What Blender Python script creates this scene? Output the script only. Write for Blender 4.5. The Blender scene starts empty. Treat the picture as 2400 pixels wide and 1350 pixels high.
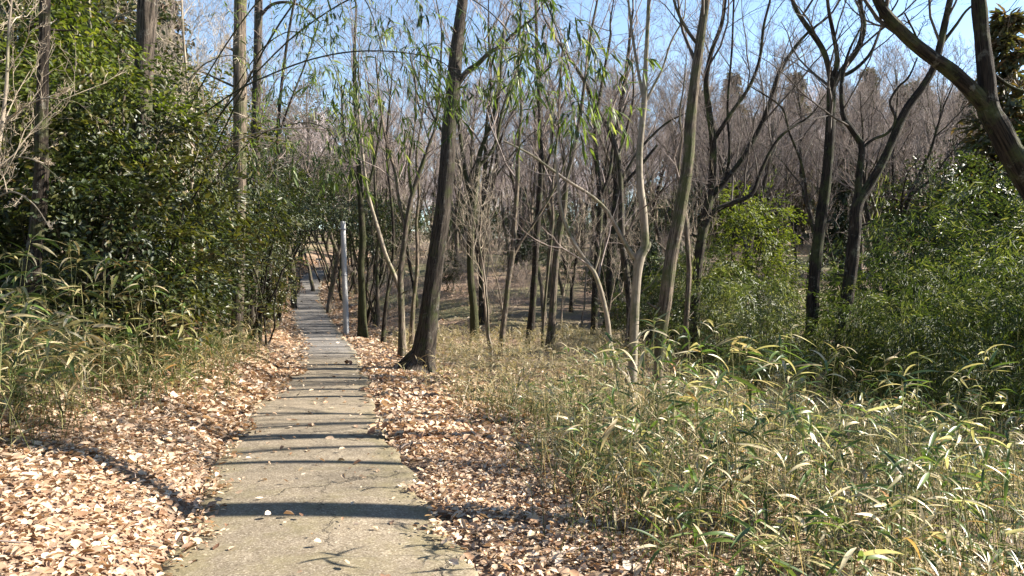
import bpy, math, random
import numpy as np
from mathutils import Vector, Matrix

rng = np.random.default_rng(11)
random.seed(11)
PI = math.pi
scene = bpy.context.scene
COL = scene.collection

# ------------------------------------------------------------------ camera
FPX = 1733.0                      # focal length in photo pixels (2400 wide)
PITCH = math.atan(35 / FPX)
EYE = 1.6
cam_d = bpy.data.cameras.new('camera')
cam_d.sensor_width = 36.0
cam_d.lens = 36.0 * FPX / 2400
cam_d.clip_start = 0.05
cam_d.clip_end = 3000
cam = bpy.data.objects.new('camera', cam_d)
COL.objects.link(cam)
cam.location = (0, 0, EYE)
cam.rotation_euler = (PI / 2 - PITCH, 0, 0)
scene.camera = cam

# ------------------------------------------------------------------ light
SUN_EL, SUN_AZ = math.radians(34), math.radians(82)
world = bpy.data.worlds.new("World")
scene.world = world
world.use_nodes = True
wn = world.node_tree
bg = wn.nodes['Background']
sky = wn.nodes.new('ShaderNodeTexSky')
sky.sky_type = 'NISHITA'
sky.sun_disc = False
sky.sun_elevation = SUN_EL
sky.sun_rotation = SUN_AZ
sky.air_density = 1.0
sky.dust_density = 0.0
sky.ozone_density = 1.0
wn.links.new(sky.outputs[0], bg.inputs[0])
bg.inputs[1].default_value = 0.072
sun_d = bpy.data.lights.new('sun', 'SUN')
sun_d.energy = 5.0
sun_d.angle = math.radians(0.5)
sun_d.color = (1.0, 0.93, 0.82)
sun = bpy.data.objects.new('sun', sun_d)
COL.objects.link(sun)
SUNV = Vector((math.sin(SUN_AZ) * math.cos(SUN_EL), math.cos(SUN_AZ) * math.cos(SUN_EL), math.sin(SUN_EL)))
sun.rotation_euler = SUNV.to_track_quat('Z', 'Y').to_euler()
sun.location = (20, 0, 30)
vs = scene.view_settings
vs.view_transform = 'Standard'
vs.look = 'None'
vs.gamma = 1.0
vs.use_curve_mapping = False
vs.exposure = 2.0
scene.render.engine = 'CYCLES'
cy = scene.cycles
cy.max_bounces = 6
cy.diffuse_bounces = 3
cy.glossy_bounces = 2
cy.transmission_bounces = 4
cy.transparent_max_bounces = 4
cy.caustics_reflective = False
cy.caustics_refractive = False
cy.use_denoising = True
cy.sample_clamp_indirect = 8


# ------------------------------------------------------------------ helpers
def W(px, py, d):
    """The place at forward distance d that the photo's pixel (px, py) looks at."""
    a, b = (px - 1200) / FPX, -(py - 675) / FPX
    c, s = math.cos(PITCH), math.sin(PITCH)
    yy, zz = c + b * s, -s + b * c
    k = d / yy
    return np.array([a * k, d, EYE + zz * k])


def norm(v):
    return v / np.maximum(np.linalg.norm(v, axis=-1, keepdims=True), 1e-9)


def make_mesh(name, V, quads=None, tris=None, uv=None, tint=None, smooth=True):
    me = bpy.data.meshes.new(name)
    V = np.asarray(V, dtype=np.float32).reshape(-1, 3)
    parts, starts, tot = [], [], 0
    if quads is not None and len(quads):
        q = np.asarray(quads, dtype=np.int32)
        parts.append(q.ravel()); starts.append(np.arange(len(q)) * 4 + tot); tot += q.size
    if tris is not None and len(tris):
        t = np.asarray(tris, dtype=np.int32)
        parts.append(t.ravel()); starts.append(np.arange(len(t)) * 3 + tot); tot += t.size
    li = np.concatenate(parts).astype(np.int32)
    st = np.concatenate(starts).astype(np.int32)
    me.vertices.add(len(V)); me.vertices.foreach_set('co', V.ravel())
    me.loops.add(len(li)); me.loops.foreach_set('vertex_index', li)
    me.polygons.add(len(st)); me.polygons.foreach_set('loop_start', st)
    me.polygons.foreach_set('use_smooth', np.full(len(st), smooth))
    if uv is not None:
        ul = me.uv_layers.new(name='UVMap')
        ul.data.foreach_set('uv', np.asarray(uv, dtype=np.float32)[li].ravel())
    if tint is not None:
        at = me.attributes.new('tint', 'FLOAT', 'POINT')
        at.data.foreach_set('value', np.asarray(tint, dtype=np.float32))
    me.update(calc_edges=True)
    me.validate()
    return me


class Bag:
    """Collects vertex blocks of one future mesh."""
    def __init__(self):
        self.v, self.q, self.t, self.uv, self.ti, self.n = [], [], [], [], [], 0

    def add(self, V, quads=None, tris=None, uv=None, tint=None):
        V = np.asarray(V).reshape(-1, 3)
        self.v.append(V)
        if quads is not None: self.q.append(np.asarray(quads) + self.n)
        if tris is not None: self.t.append(np.asarray(tris) + self.n)
        self.uv.append(np.zeros((len(V), 2)) if uv is None else np.asarray(uv).reshape(-1, 2))
        self.ti.append(np.zeros(len(V)) if tint is None else np.asarray(tint).ravel())
        self.n += len(V)

    def mesh(self, name, smooth=True):
        return make_mesh(name, np.concatenate(self.v), np.concatenate(self.q) if self.q else None,
                         np.concatenate(self.t) if self.t else None, np.concatenate(self.uv), np.concatenate(self.ti), smooth)


def link(name, me, mat=None, parent=None, loc=None):
    o = bpy.data.objects.new(name, me)
    COL.objects.link(o)
    if mat is not None:
        if len(me.materials) == 0:
            me.materials.append(mat)
        elif me.materials[0] is not mat:
            o.material_slots[0].link = 'OBJECT'
            o.material_slots[0].material = mat
    if parent is not None: o.parent = parent
    if loc is not None: o.location = loc
    return o


def tag(o, label=None, cat=None, group=None, kind=None):
    if label: o['label'] = label
    if cat: o['category'] = cat
    if group: o['group'] = group
    if kind: o['kind'] = kind
    return o


def empty(name, loc, rz=0.0, sc=1.0):
    o = bpy.data.objects.new(name, None)
    COL.objects.link(o)
    o.empty_display_size = 0.2
    o.location = loc
    o.rotation_euler = (0, 0, rz)
    o.scale = (sc, sc, sc)
    return o


def copy_tree(o, parent=None):
    c = o.copy()
    COL.objects.link(c)
    c.parent = parent
    for ch in o.children:
        copy_tree(ch, c)
    return c


# -- tubes -----------------------------------------------------------------
def tubes(P, R, sides, relief=0.0, seed=0, cap=False):
    """P [N,K,3], R [N,K] -> verts, quads, uv of N tapered tubes."""
    N, K = R.shape
    T = norm(np.gradient(P, axis=1))
    m = norm(T.mean(axis=1))
    ax = np.zeros((N, 3)); ax[np.arange(N), np.argmin(np.abs(m), axis=1)] = 1
    U = norm(np.cross(T, ax[:, None, :]))
    B = np.cross(T, U)
    a = np.arange(sides + 1) * 2 * PI / sides       # one doubled column keeps the uv seam clean
    S = sides + 1
    RR = np.repeat(R[:, :, None], S, axis=2)
    if relief > 0:
        r2 = np.random.default_rng(seed)
        f = r2.normal(0, 1, (N, K, sides))
        f = (f + np.roll(f, 1, 1) * .9 + np.roll(f, 2, 1) * .7) / 1.5
        lump = r2.normal(0, 1, (N, K // 5 + 2, 5))
        for n in range(N):
            kk = np.linspace(0, lump.shape[1] - 1.001, K)
            k0 = kk.astype(int); fr = (kk - k0)[:, None]
            rows = lump[n][k0] * (1 - fr) + lump[n][k0 + 1] * fr
            cols = np.arange(sides) * 5 / sides
            c0 = cols.astype(int); cf = cols - c0
            f[n] = f[n] * .45 + (rows[:, c0] * (1 - cf) + rows[:, (c0 + 1) % 5] * cf) * 1.0
        f = np.concatenate([f, f[:, :, :1]], axis=2)
        RR = RR * (1 + relief * f)
    V = P[:, :, None, :] + RR[..., None] * (np.cos(a)[None, None, :, None] * U[:, :, None, :] + np.sin(a)[None, None, :, None] * B[:, :, None, :])
    seg = np.linalg.norm(np.diff(P, axis=1), axis=2)
    ln = np.concatenate([np.zeros((N, 1)), np.cumsum(seg, axis=1)], axis=1)
    uvu = np.repeat((a / (2 * PI))[None, None, :], N, 0).repeat(K, 1) * (2 * PI * R.max(axis=1))[:, None, None]
    uvv = np.repeat(ln[:, :, None], S, 2) + rng.uniform(0, 30, (N, 1, 1))
    n_, k_, s_ = np.meshgrid(np.arange(N), np.arange(K - 1), np.arange(sides), indexing='ij')
    b = (n_ * K + k_) * S + s_
    q = np.stack([b, b + 1, b + S + 1, b + S], -1).reshape(-1, 4)
    return V.reshape(-1, 3), q, np.stack([uvu, uvv], -1).reshape(-1, 2)


def grow(start, d, L, r0, K, wob=.12, trop=.06, tip=.25, r=rng, kink=0.0):
    N = len(start)
    P = np.zeros((N, K, 3)); P[:, 0] = start
    d = norm(d)
    step = (L / (K - 1))[:, None]
    for k in range(1, K):
        d = norm(d + r.normal(0, wob, (N, 3)) + np.array([0, 0, trop]))
        if kink > 0:
            mask = (r.random(N) < .35)[:, None]
            d = norm(d + mask * r.normal(0, kink, (N, 3)))
        P[:, k] = P[:, k - 1] + d * step
    R = r0[:, None] * np.linspace(1, tip, K)[None, :]
    return P, R


def spawn(P, R, L, n, t0, t1, ang, angv, lr, rr, up=.0, r=rng, rmin=.003):
    """n children along each parent: start, direction, length, radius."""
    N, K, _ = P.shape
    t = t0 + (t1 - t0) * (np.arange(n)[None, :] + r.uniform(0, 1, (N, n))) / n
    f = t * (K - 1); k0 = np.minimum(f.astype(int), K - 2); fr = (f - k0)[..., None]
    i = np.arange(N)[:, None]
    A, Bp = P[i, k0], P[i, k0 + 1]
    st = A * (1 - fr) + Bp * fr
    T = norm(Bp - A)
    az = (np.arange(n) * 2.4)[None, :] + r.uniform(0, 6.28, (N, 1)) + r.normal(0, .4, (N, n))
    ref = np.where(np.abs(T[..., 2:3]) > .9, np.array([1., 0, 0]), np.array([0, 0, 1.]))
    U = norm(np.cross(T, ref)); B = np.cross(T, U)
    a = ang + r.normal(0, angv, (N, n))
    D = np.cos(a)[..., None] * T + np.sin(a)[..., None] * (np.cos(az)[..., None] * U + np.sin(az)[..., None] * B)
    D = norm(D + np.array([0, 0, up]))
    RP = R[i, k0] * (1 - fr[..., 0]) + R[i, k0 + 1] * fr[..., 0]
    ln = L[:, None] * lr * (1 - .45 * (t - t0) / max(t1 - t0, 1e-6)) * r.uniform(.7, 1.25, (N, n))
    rad = np.maximum(RP * rr * r.uniform(.8, 1.1, (N, n)), rmin)
    return st.reshape(-1, 3), D.reshape(-1, 3), ln.ravel(), rad.ravel()


# -- leaves -----------------------------------------------------------------
def leaf_cards(C, D, Nn, L, Wd, fold=.25, tint=None, curl=0.0):
    """Pointed oval leaves of 6 points (two folded quads). C base, D direction, Nn normal-ish."""
    n = len(C)
    D = norm(D); S = norm(np.cross(D, Nn)); Nn = np.cross(S, D)
    L = np.broadcast_to(L, n)[:, None]; Wd = np.broadcast_to(Wd, n)[:, None]
    up = Nn * Wd * fold
    cz = Nn * L * curl
    b = C
    r1 = C + D * L * .3 + S * Wd * .5 + up
    r2 = C + D * L * .7 + S * Wd * .42 + up - cz * .5
    tp = C + D * L - cz
    l2 = C + D * L * .7 - S * Wd * .42 + up - cz * .5
    l1 = C + D * L * .3 - S * Wd * .5 + up
    V = np.stack([b, r1, r2, tp, l2, l1], 1).reshape(-1, 3)
    i = (np.arange(n) * 6)[:, None]
    q = np.concatenate([i + np.array([[0, 1, 2, 3]]), i + np.array([[0, 3, 4, 5]])])
    t = np.repeat(rng.random(n) if tint is None else tint, 6)
    return V, q, t


def blades(C, D, L, Wd, droop, K=4, tint=None, r=rng, roll=.5, prof=None):
    """Long narrow drooping leaves: strips of K-1 quads."""
    n = len(C)
    L = np.broadcast_to(L, n); Wd = np.broadcast_to(Wd, n); droop = np.broadcast_to(droop, n)
    d = norm(D)
    side = norm(np.cross(d, np.array([0, 0, 1.])) + r.normal(0, roll, (n, 3)) * .6)
    P = np.zeros((n, K, 3)); P[:, 0] = C
    for k in range(1, K):
        P[:, k] = P[:, k - 1] + d * (L / (K - 1))[:, None]
        d = norm(d + np.array([0, 0, -1.]) * droop[:, None] / (K - 1))
    if prof is None:
        prof = np.interp(np.linspace(0, 1, K), [0, .2, .5, .8, 1], [.35, .9, 1, .65, .06])
    w = Wd[:, None] * prof[None, :] * .5
    V = np.stack([P - side[:, None, :] * w[..., None], P + side[:, None, :] * w[..., None]], 2).reshape(-1, 3)
    a, k = np.meshgrid(np.arange(n), np.arange(K - 1), indexing='ij')
    b = ((a * K + k) * 2).reshape(-1)
    q = np.stack([b, b + 1, b + 3, b + 2], -1)
    t = np.repeat(rng.random(n) if tint is None else tint, 2 * K)
    return V, q, t


def rdir(n, r=rng):
    return norm(r.normal(0, 1, (n, 3)))


# ------------------------------------------------------------------ materials
def new_mat(name):
    m = bpy.data.materials.new(name)
    m.use_nodes = True
    nt = m.node_tree
    return m, nt, nt.nodes['Principled BSDF'], nt.nodes, nt.links


def ramp(N, L, fac, stops):
    r = N.new('ShaderNodeValToRGB')
    e = r.color_ramp.elements
    while len(e) > 1: e.remove(e[-1])
    e[0].position = stops[0][0]; e[0].color = (*stops[0][1], 1)
    for p, c in stops[1:]:
        x = e.new(p); x.color = (*c, 1)
    L.new(fac, r.inputs[0])
    return r.outputs[0]


def mixc(N, L, fac, a, b, typ='MIX'):
    m = N.new('ShaderNodeMix'); m.data_type = 'RGBA'; m.blend_type = typ
    for s, v in ((m.inputs[0], fac), (m.inputs[6], a), (m.inputs[7], b)):
        if hasattr(v, 'is_linked') or hasattr(v, 'links'): L.new(v, s)
        elif isinstance(v, (int, float)): s.default_value = v
        else: s.default_value = (*v, 1)
    return m.outputs[2]


def noise(N, L, vec, scale, detail=4, rough=.6, dist=0.0):
    n = N.new('ShaderNodeTexNoise')
    n.inputs['Scale'].default_value = scale; n.inputs['Detail'].default_value = detail
    n.inputs['Roughness'].default_value = rough; n.inputs['Distortion'].default_value = dist
    if vec is not None: L.new(vec, n.inputs['Vector'])
    return n.outputs['Fac']


def mapping(N, L, vec, sc):
    m = N.new('ShaderNodeMapping'); m.inputs['Scale'].default_value = sc
    L.new(vec, m.inputs['Vector'])
    return m.outputs[0]


def bump(N, L, h, strength, dist, prev=None):
    b = N.new('ShaderNodeBump'); b.inputs['Strength'].default_value = strength; b.inputs['Distance'].default_value = dist
    L.new(h, b.inputs['Height'])
    if prev is not None: L.new(prev, b.inputs['Normal'])
    return b.outputs[0]


def math_node(N, L, op, a, b=None, clamp=False):
    m = N.new('ShaderNodeMath'); m.operation = op; m.use_clamp = clamp
    for s, v in zip(m.inputs, (a, b)):
        if v is None: continue
        if isinstance(v, (int, float)): s.default_value = v
        else: L.new(v, s)
    return m.outputs[0]


def leaf_mat(name, stops, rough=.4, trans=.35, spec=.5, tcol=None, tgain=1.3):
    """Leaf: tint attribute plus per-object random picks the colour; light passes through the blade."""
    m, nt, bs, N, L = new_mat(name)
    at = N.new('ShaderNodeAttribute'); at.attribute_name = 'tint'
    oi = N.new('ShaderNodeObjectInfo')
    f = math_node(N, L, 'FRACT', math_node(N, L, 'ADD', at.outputs['Fac'], oi.outputs['Random']))
    c = ramp(N, L, f, stops)
    geo = N.new('ShaderNodeNewGeometry')
    ns = noise(N, L, geo.outputs['Position'], 9, 2)
    c = mixc(N, L, 1.0, c, ramp(N, L, ns, [(.3, (.75, .75, .72)), (.7, (1.2, 1.2, 1.15))]), 'MULTIPLY')
    L.new(c, bs.inputs['Base Color'])
    bs.inputs['Roughness'].default_value = rough
    bs.inputs['Specular IOR Level'].default_value = spec
    tr = N.new('ShaderNodeBsdfTranslucent')
    g = N.new('ShaderNodeMix'); g.data_type = 'RGBA'; g.blend_type = 'MULTIPLY'; g.inputs[0].default_value = 1
    L.new(c, g.inputs[6]); g.inputs[7].default_value = (*(tcol or (1.3 * tgain, 1.4 * tgain, .55 * tgain)), 1)
    L.new(g.outputs[2], tr.inputs[0])
    mx = N.new('ShaderNodeMixShader'); mx.inputs[0].default_value = trans
    L.new(bs.outputs[0], mx.inputs[1]); L.new(tr.outputs[0], mx.inputs[2])
    L.new(mx.outputs[0], nt.nodes['Material Output'].inputs[0])
    return m


def bark_mat(name, dark, light, moss=.0, scale=1.0, bstr=.9, mosscol=(.07, .085, .03)):
    m, nt, bs, N, L = new_mat(name)
    uv = N.new('ShaderNodeUVMap'); uv.uv_map = 'UVMap'
    oi = N.new('ShaderNodeObjectInfo')
    geo = N.new('ShaderNodeNewGeometry')
    v = mapping(N, L, uv.outputs[0], (24 * scale, 2.6 * scale, 1))
    n1 = noise(N, L, v, 1.0, 5, .65, .6)
    n2 = noise(N, L, mapping(N, L, uv.outputs[0], (9, 3, 1)), 1.0, 3)
    fis = ramp(N, L, n1, [(.42, (0, 0, 0)), (.56, (1, 1, 1))])
    c = mixc(N, L, fis, dark, light)
    c = mixc(N, L, 1.0, c, ramp(N, L, n2, [(.3, (.7, .68, .66)), (.75, (1.3, 1.28, 1.22))]), 'MULTIPLY')
    lich = ramp(N, L, noise(N, L, geo.outputs['Position'], 7, 5, .7), [(.58, (0, 0, 0)), (.66, (1, 1, 1))])
    c = mixc(N, L, math_node(N, L, 'MULTIPLY', lich, .35), c, (.30, .30, .26))
    if moss > 0:
        mf = ramp(N, L, noise(N, L, geo.outputs['Position'], 2.3, 5, .7), [(.52 - moss * .2, (0, 0, 0)), (.68 - moss * .2, (1, 1, 1))])
        c = mixc(N, L, math_node(N, L, 'MULTIPLY', mf, .8), c, mosscol)
    c = mixc(N, L, 1.0, c, ramp(N, L, oi.outputs['Random'], [(0, (.8, .8, .8)), (1, (1.2, 1.15, 1.1))]), 'MULTIPLY')
    L.new(c, bs.inputs['Base Color'])
    bs.inputs['Roughness'].default_value = .9
    bs.inputs['Specular IOR Level'].default_value = .2
    L.new(bump(N, L, n1, bstr, .06), bs.inputs['Normal'])
    return m


def twig_mat(name, a, b):
    m, nt, bs, N, L = new_mat(name)
    oi = N.new('ShaderNodeObjectInfo')
    geo = N.new('ShaderNodeNewGeometry')
    c = mixc(N, L, noise(N, L, geo.outputs['Position'], 1.5, 4), a, b)
    c = mixc(N, L, 1.0, c, ramp(N, L, oi.outputs['Random'], [(0, (.8, .8, .8)), (1, (1.2, 1.15, 1.1))]), 'MULTIPLY')
    L.new(c, bs.inputs['Base Color'])
    bs.inputs['Roughness'].default_value = .8
    bs.inputs['Specular IOR Level'].default_value = .25
    return m


M_BARK = bark_mat('oak_bark', (.014, .0115, .0095), (.105, .088, .074), moss=.05)
M_BARK_DARK = bark_mat('dark_bark', (.010, .0085, .0075), (.048, .038, .031), moss=.12)
M_BARK_MOSS = bark_mat('mossy_bark', (.016, .013, .010), (.08, .064, .048), moss=.9, mosscol=(.045, .052, .02))
M_BARK_PALE = bark_mat('pale_smooth_bark', (.20, .175, .145), (.30, .265, .22), moss=.15, scale=.4, bstr=.2)
M_BARK_GREY = bark_mat('grey_bark', (.045, .037, .030), (.19, .155, .125), moss=.25)
M_TWIG = twig_mat('twig_bark', (.14, .112, .098), (.27, .225, .205))
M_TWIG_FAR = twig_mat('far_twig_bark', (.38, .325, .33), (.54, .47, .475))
M_TWIG_PALE = twig_mat('pale_dry_twig', (.30, .25, .19), (.44, .38, .30))
M_TWIG_DARK = twig_mat('dark_twig_bark', (.05, .042, .036), (.12, .10, .085))

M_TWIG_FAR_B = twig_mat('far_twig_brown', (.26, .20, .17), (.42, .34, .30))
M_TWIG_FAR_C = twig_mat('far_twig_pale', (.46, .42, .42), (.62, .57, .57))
M_EVERGREEN = leaf_mat('glossy_evergreen_leaf', [(0, (.018, .026, .011)), (.5, (.036, .050, .017)), (.85, (.062, .078, .024)), (.97, (.11, .115, .035)), (1, (.14, .08, .035))], rough=.42, trans=.24, spec=.4)
M_EVERGREEN_OLIVE = leaf_mat('olive_evergreen_leaf', [(0, (.022, .026, .010)), (.5, (.045, .050, .016)), (.85, (.085, .085, .025)), (.96, (.13, .12, .035)), (1, (.14, .08, .035))], rough=.42, trans=.28, spec=.45)
M_BRIGHTLEAF = leaf_mat('yellow_green_leaf', [(0, (.04, .055, .012)), (.6, (.085, .105, .02)), (1, (.17, .17, .035))], rough=.5, trans=.35, spec=.3)
M_BAMBOO = leaf_mat('bamboo_leaf', [(0, (.02, .035, .014)), (.4, (.045, .07, .022)), (.7, (.10, .145, .035)), (.9, (.17, .21, .06)), (1, (.32, .31, .18))], rough=.5, trans=.38, spec=.3)
M_THICKET = leaf_mat('thicket_leaf', [(0, (.025, .038, .012)), (.5, (.056, .078, .022)), (.8, (.105, .125, .04)), (1, (.20, .19, .09))], rough=.58, trans=.25, spec=.28)
M_SASA = leaf_mat('dwarf_bamboo_leaf', [(0, (.03, .05, .014)), (.25, (.065, .10, .024)), (.42, (.15, .165, .05)), (.54, (.32, .27, .13)), (.75, (.46, .37, .21)), (.92, (.54, .45, .29)), (1, (.36, .20, .07))], rough=.42, trans=.3, spec=.45, tcol=(1.15, 1.15, .8))
M_SASA_TALL = leaf_mat('tall_dwarf_bamboo_leaf', [(0, (.04, .07, .018)), (.3, (.08, .13, .03)), (.5, (.14, .19, .045)), (.60, (.28, .26, .12)), (.70, (.44, .37, .22)), (.95, (.55, .48, .33)), (1, (.40, .20, .07))], rough=.4, trans=.32, spec=.5, tcol=(1.15, 1.25, .75))
M_SASA_DRY = leaf_mat('dry_grass_leaf', [(0, (.09, .10, .04)), (.35, (.19, .17, .08)), (.6, (.30, .25, .14)), (1, (.42, .34, .22))], rough=.5, trans=.3, tcol=(1.3, 1.25, .8))
M_CONIFER = leaf_mat('brown_green_conifer', [(0, (.05, .055, .025)), (.5, (.08, .075, .035)), (1, (.15, .085, .045))], rough=.6, trans=.2)
M_CONIFER_DARK = leaf_mat('dark_conifer', [(0, (.02, .035, .022)), (.6, (.035, .055, .03)), (1, (.06, .075, .04))], rough=.6, trans=.15)
M_CYPRESS = leaf_mat('bright_cypress', [(0, (.045, .065, .014)), (.6, (.078, .095, .02)), (1, (.14, .145, .035))], rough=.5, trans=.35, spec=.3)
M_THICKET_PALE = leaf_mat('pale_thicket_leaf', [(0, (.035, .048, .016)), (.5, (.08, .10, .035)), (.8, (.14, .155, .065)), (1, (.27, .25, .14))], rough=.42, trans=.3, spec=.45)
M_LITTER = leaf_mat('dead_leaf', [(0, (.17, .09, .055)), (.1, (.30, .18, .11)), (.3, (.42, .29, .20)), (.55, (.53, .39, .28)), (.72, (.60, .455, .31)), (.86, (.62, .49, .385)), (.95, (.68, .58, .47)), (1, (.34, .17, .08))], rough=.5, trans=.2, spec=.4, tcol=(1.2, 1.0, .7))
M_WITHERED = leaf_mat('withered_leaf', [(0, (.06, .03, .02)), (.6, (.13, .07, .045)), (1, (.34, .22, .14))], rough=.6, trans=.25, tcol=(1.3, .9, .6))
M_CULM = twig_mat('bamboo_culm', (.14, .16, .06), (.26, .24, .11))
M_CULM_DARK = twig_mat('dark_bamboo_culm', (.03, .035, .02), (.06, .06, .035))


def ground_material():
    m, nt, bs, N, L = new_mat('leafy_ground')
    geo = N.new('ShaderNodeNewGeometry')
    pos = geo.outputs['Position']
    vo = N.new('ShaderNodeTexVoronoi'); vo.inputs['Scale'].default_value = 14
    L.new(pos, vo.inputs['Vector'])
    sep = N.new('ShaderNodeSeparateColor'); L.new(vo.outputs['Color'], sep.inputs[0])
    lc = ramp(N, L, sep.outputs[0], [(0, (.13, .075, .045)), (.5, (.27, .17, .11)), (1, (.42, .29, .20))])
    soil = ramp(N, L, noise(N, L, pos, 3, 6, .7), [(.3, (.07, .05, .035)), (.7, (.15, .11, .07))])
    c = mixc(N, L, ramp(N, L, noise(N, L, pos, .35, 5, .65), [(.38, (0, 0, 0)), (.6, (1, 1, 1))]), lc, soil)
    gr = ramp(N, L, noise(N, L, pos, .22, 4, .6), [(.46, (0, 0, 0)), (.6, (1, 1, 1))])
    grc = ramp(N, L, noise(N, L, pos, 8, 4, .7), [(.3, (.08, .085, .03)), (.7, (.22, .19, .09))])
    at = N.new('ShaderNodeAttribute'); at.attribute_name = 'tint'
    c = mixc(N, L, math_node(N, L, 'MULTIPLY', gr, at.outputs['Fac']), c, grc)
    L.new(c, bs.inputs['Base Color'])
    bs.inputs['Roughness'].default_value = .9
    h = math_node(N, L, 'ADD', sep.outputs[1], noise(N, L, pos, 20, 4, .7))
    L.new(bump(N, L, h, .8, .05), bs.inputs['Normal'])
    return m


def asphalt_material():
    m, nt, bs, N, L = new_mat('worn_asphalt')
    geo = N.new('ShaderNodeNewGeometry')
    pos = geo.outputs['Position']
    uv = N.new('ShaderNodeUVMap'); uv.uv_map = 'UVMap'
    sx = N.new('ShaderNodeSeparateXYZ'); L.new(uv.outputs[0], sx.inputs[0])
    vo = N.new('ShaderNodeTexVoronoi'); vo.inputs['Scale'].default_value = 95
    L.new(pos, vo.inputs['Vector'])
    sep = N.new('ShaderNodeSeparateColor'); L.new(vo.outputs['Color'], sep.inputs[0])
    agg = ramp(N, L, sep.outputs[0], [(0, (.120, .093, .064)), (.4, (.182, .147, .105)), (.85, (.23, .19, .140)), (1, (.35, .30, .23))])
    far = ramp(N, L, sep.outputs[0], [(0, (.135, .122, .112)), (.6, (.195, .178, .163)), (1, (.27, .25, .235))])
    # the nearer stretch is older and browner, the farther one a greyer patch of asphalt
    yf = N.new('ShaderNodeMapRange'); yf.inputs[1].default_value = 17; yf.inputs[2].default_value = 21
    L.new(sx.outputs[1], yf.inputs[0])
    c = mixc(N, L, yf.outputs[0], agg, far)
    big = noise(N, L, pos, 1.1, 6, .65)
    c = mixc(N, L, 1.0, c, ramp(N, L, big, [(.25, (.72, .72, .7)), (.55, (1, 1, 1)), (.8, (1.2, 1.18, 1.12))]), 'MULTIPLY')
    mid = noise(N, L, pos, 6.5, 5, .7)
    c = mixc(N, L, 1.0, c, ramp(N, L, mid, [(.3, (.8, .79, .76)), (.7, (1.15, 1.15, 1.13))]), 'MULTIPLY')
    # moss along the edges and in patches of the old stretch
    ed = math_node(N, L, 'ABSOLUTE', sx.outputs[0])
    edge = N.new('ShaderNodeMapRange'); edge.inputs[1].default_value = .62; edge.inputs[2].default_value = 1.0
    L.new(ed, edge.inputs[0])
    mo = noise(N, L, pos, 2.6, 6, .72)
    mm = math_node(N, L, 'ADD', math_node(N, L, 'MULTIPLY', edge.outputs[0], .22), mo)
    near = N.new('ShaderNodeMapRange'); near.inputs[1].default_value = 9.5; near.inputs[2].default_value = 3.5
    near.inputs[3].default_value = 0; near.inputs[4].default_value = .1
    L.new(sx.outputs[1], near.inputs[0])
    mm = math_node(N, L, 'ADD', mm, near.outputs[0])
    mf = ramp(N, L, mm, [(.55, (0, 0, 0)), (.75, (1, 1, 1))])
    c = mixc(N, L, math_node(N, L, 'MULTIPLY', mf, .5), c, (.15, .128, .058))
    # cracks
    wv = N.new('ShaderNodeTexNoise'); wv.inputs['Scale'].default_value = 2.2; wv.inputs['Detail'].default_value = 6; wv.inputs['Roughness'].default_value = .7
    L.new(pos, wv.inputs['Vector'])
    va = N.new('ShaderNodeVectorMath'); va.operation = 'SCALE'; va.inputs['Scale'].default_value = .75
    L.new(wv.outputs['Color'], va.inputs[0])
    vb = N.new('ShaderNodeVectorMath'); vb.operation = 'ADD'
    L.new(pos, vb.inputs[0]); L.new(va.outputs[0], vb.inputs[1])
    cv = N.new('ShaderNodeTexVoronoi'); cv.feature = 'DISTANCE_TO_EDGE'; cv.inputs['Scale'].default_value = .42
    L.new(vb.outputs[0], cv.inputs['Vector'])
    ck = ramp(N, L, cv.outputs['Distance'], [(.0, (1, 1, 1)), (.006, (.6, .6, .6)), (.011, (0, 0, 0))])
    br = ramp(N, L, noise(N, L, pos, 1.7, 3), [(.42, (0, 0, 0)), (.55, (1, 1, 1))])
    ck = math_node(N, L, 'MULTIPLY', ck, br)
    # one wandering crack down the middle of the lane, broken here and there
    wob = N.new('ShaderNodeTexNoise'); wob.inputs['Scale'].default_value = 1.6; wob.inputs['Detail'].default_value = 7; wob.inputs['Roughness'].default_value = .72
    L.new(pos, wob.inputs['Vector'])
    mid_ = math_node(N, L, 'ABSOLUTE', math_node(N, L, 'ADD', math_node(N, L, 'SUBTRACT', sx.outputs[0], .12), math_node(N, L, 'MULTIPLY', math_node(N, L, 'SUBTRACT', wob.outputs['Fac'], .5), .9)))
    cm = ramp(N, L, mid_, [(0, (1, 1, 1)), (.006, (.7, .7, .7)), (.013, (0, 0, 0))])
    cmb = ramp(N, L, noise(N, L, pos, 2.9, 3), [(.40, (0, 0, 0)), (.5, (1, 1, 1))])
    ck = math_node(N, L, 'MAXIMUM', ck, math_node(N, L, 'MULTIPLY', cm, cmb))
    c = mixc(N, L, math_node(N, L, 'MULTIPLY', ck, .75), c, (.045, .035, .025))
    L.new(c, bs.inputs['Base Color'])
    bs.inputs['Roughness'].default_value = .85
    bs.inputs['Specular IOR Level'].default_value = .3
    h = math_node(N, L, 'SUBTRACT', math_node(N, L, 'ADD', sep.outputs[1], math_node(N, L, 'MULTIPLY', mid, 2.0)), math_node(N, L, 'MULTIPLY', ck, 4.0))
    L.new(bump(N, L, h, .55, .008), bs.inputs['Normal'])
    return m


def concrete_material():
    m, nt, bs, N, L = new_mat('pole_concrete')
    geo = N.new('ShaderNodeNewGeometry')
    pos = geo.outputs['Position']
    c = ramp(N, L, noise(N, L, mapping(N, L, pos, (9, 9, .9)), 1.5, 6, .7), [(.3, (.30, .29, .27)), (.5, (.47, .46, .44)), (.75, (.60, .59, .57))])
    L.new(c, bs.inputs['Base Color']); bs.inputs['Roughness'].default_value = .8
    return m


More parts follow.
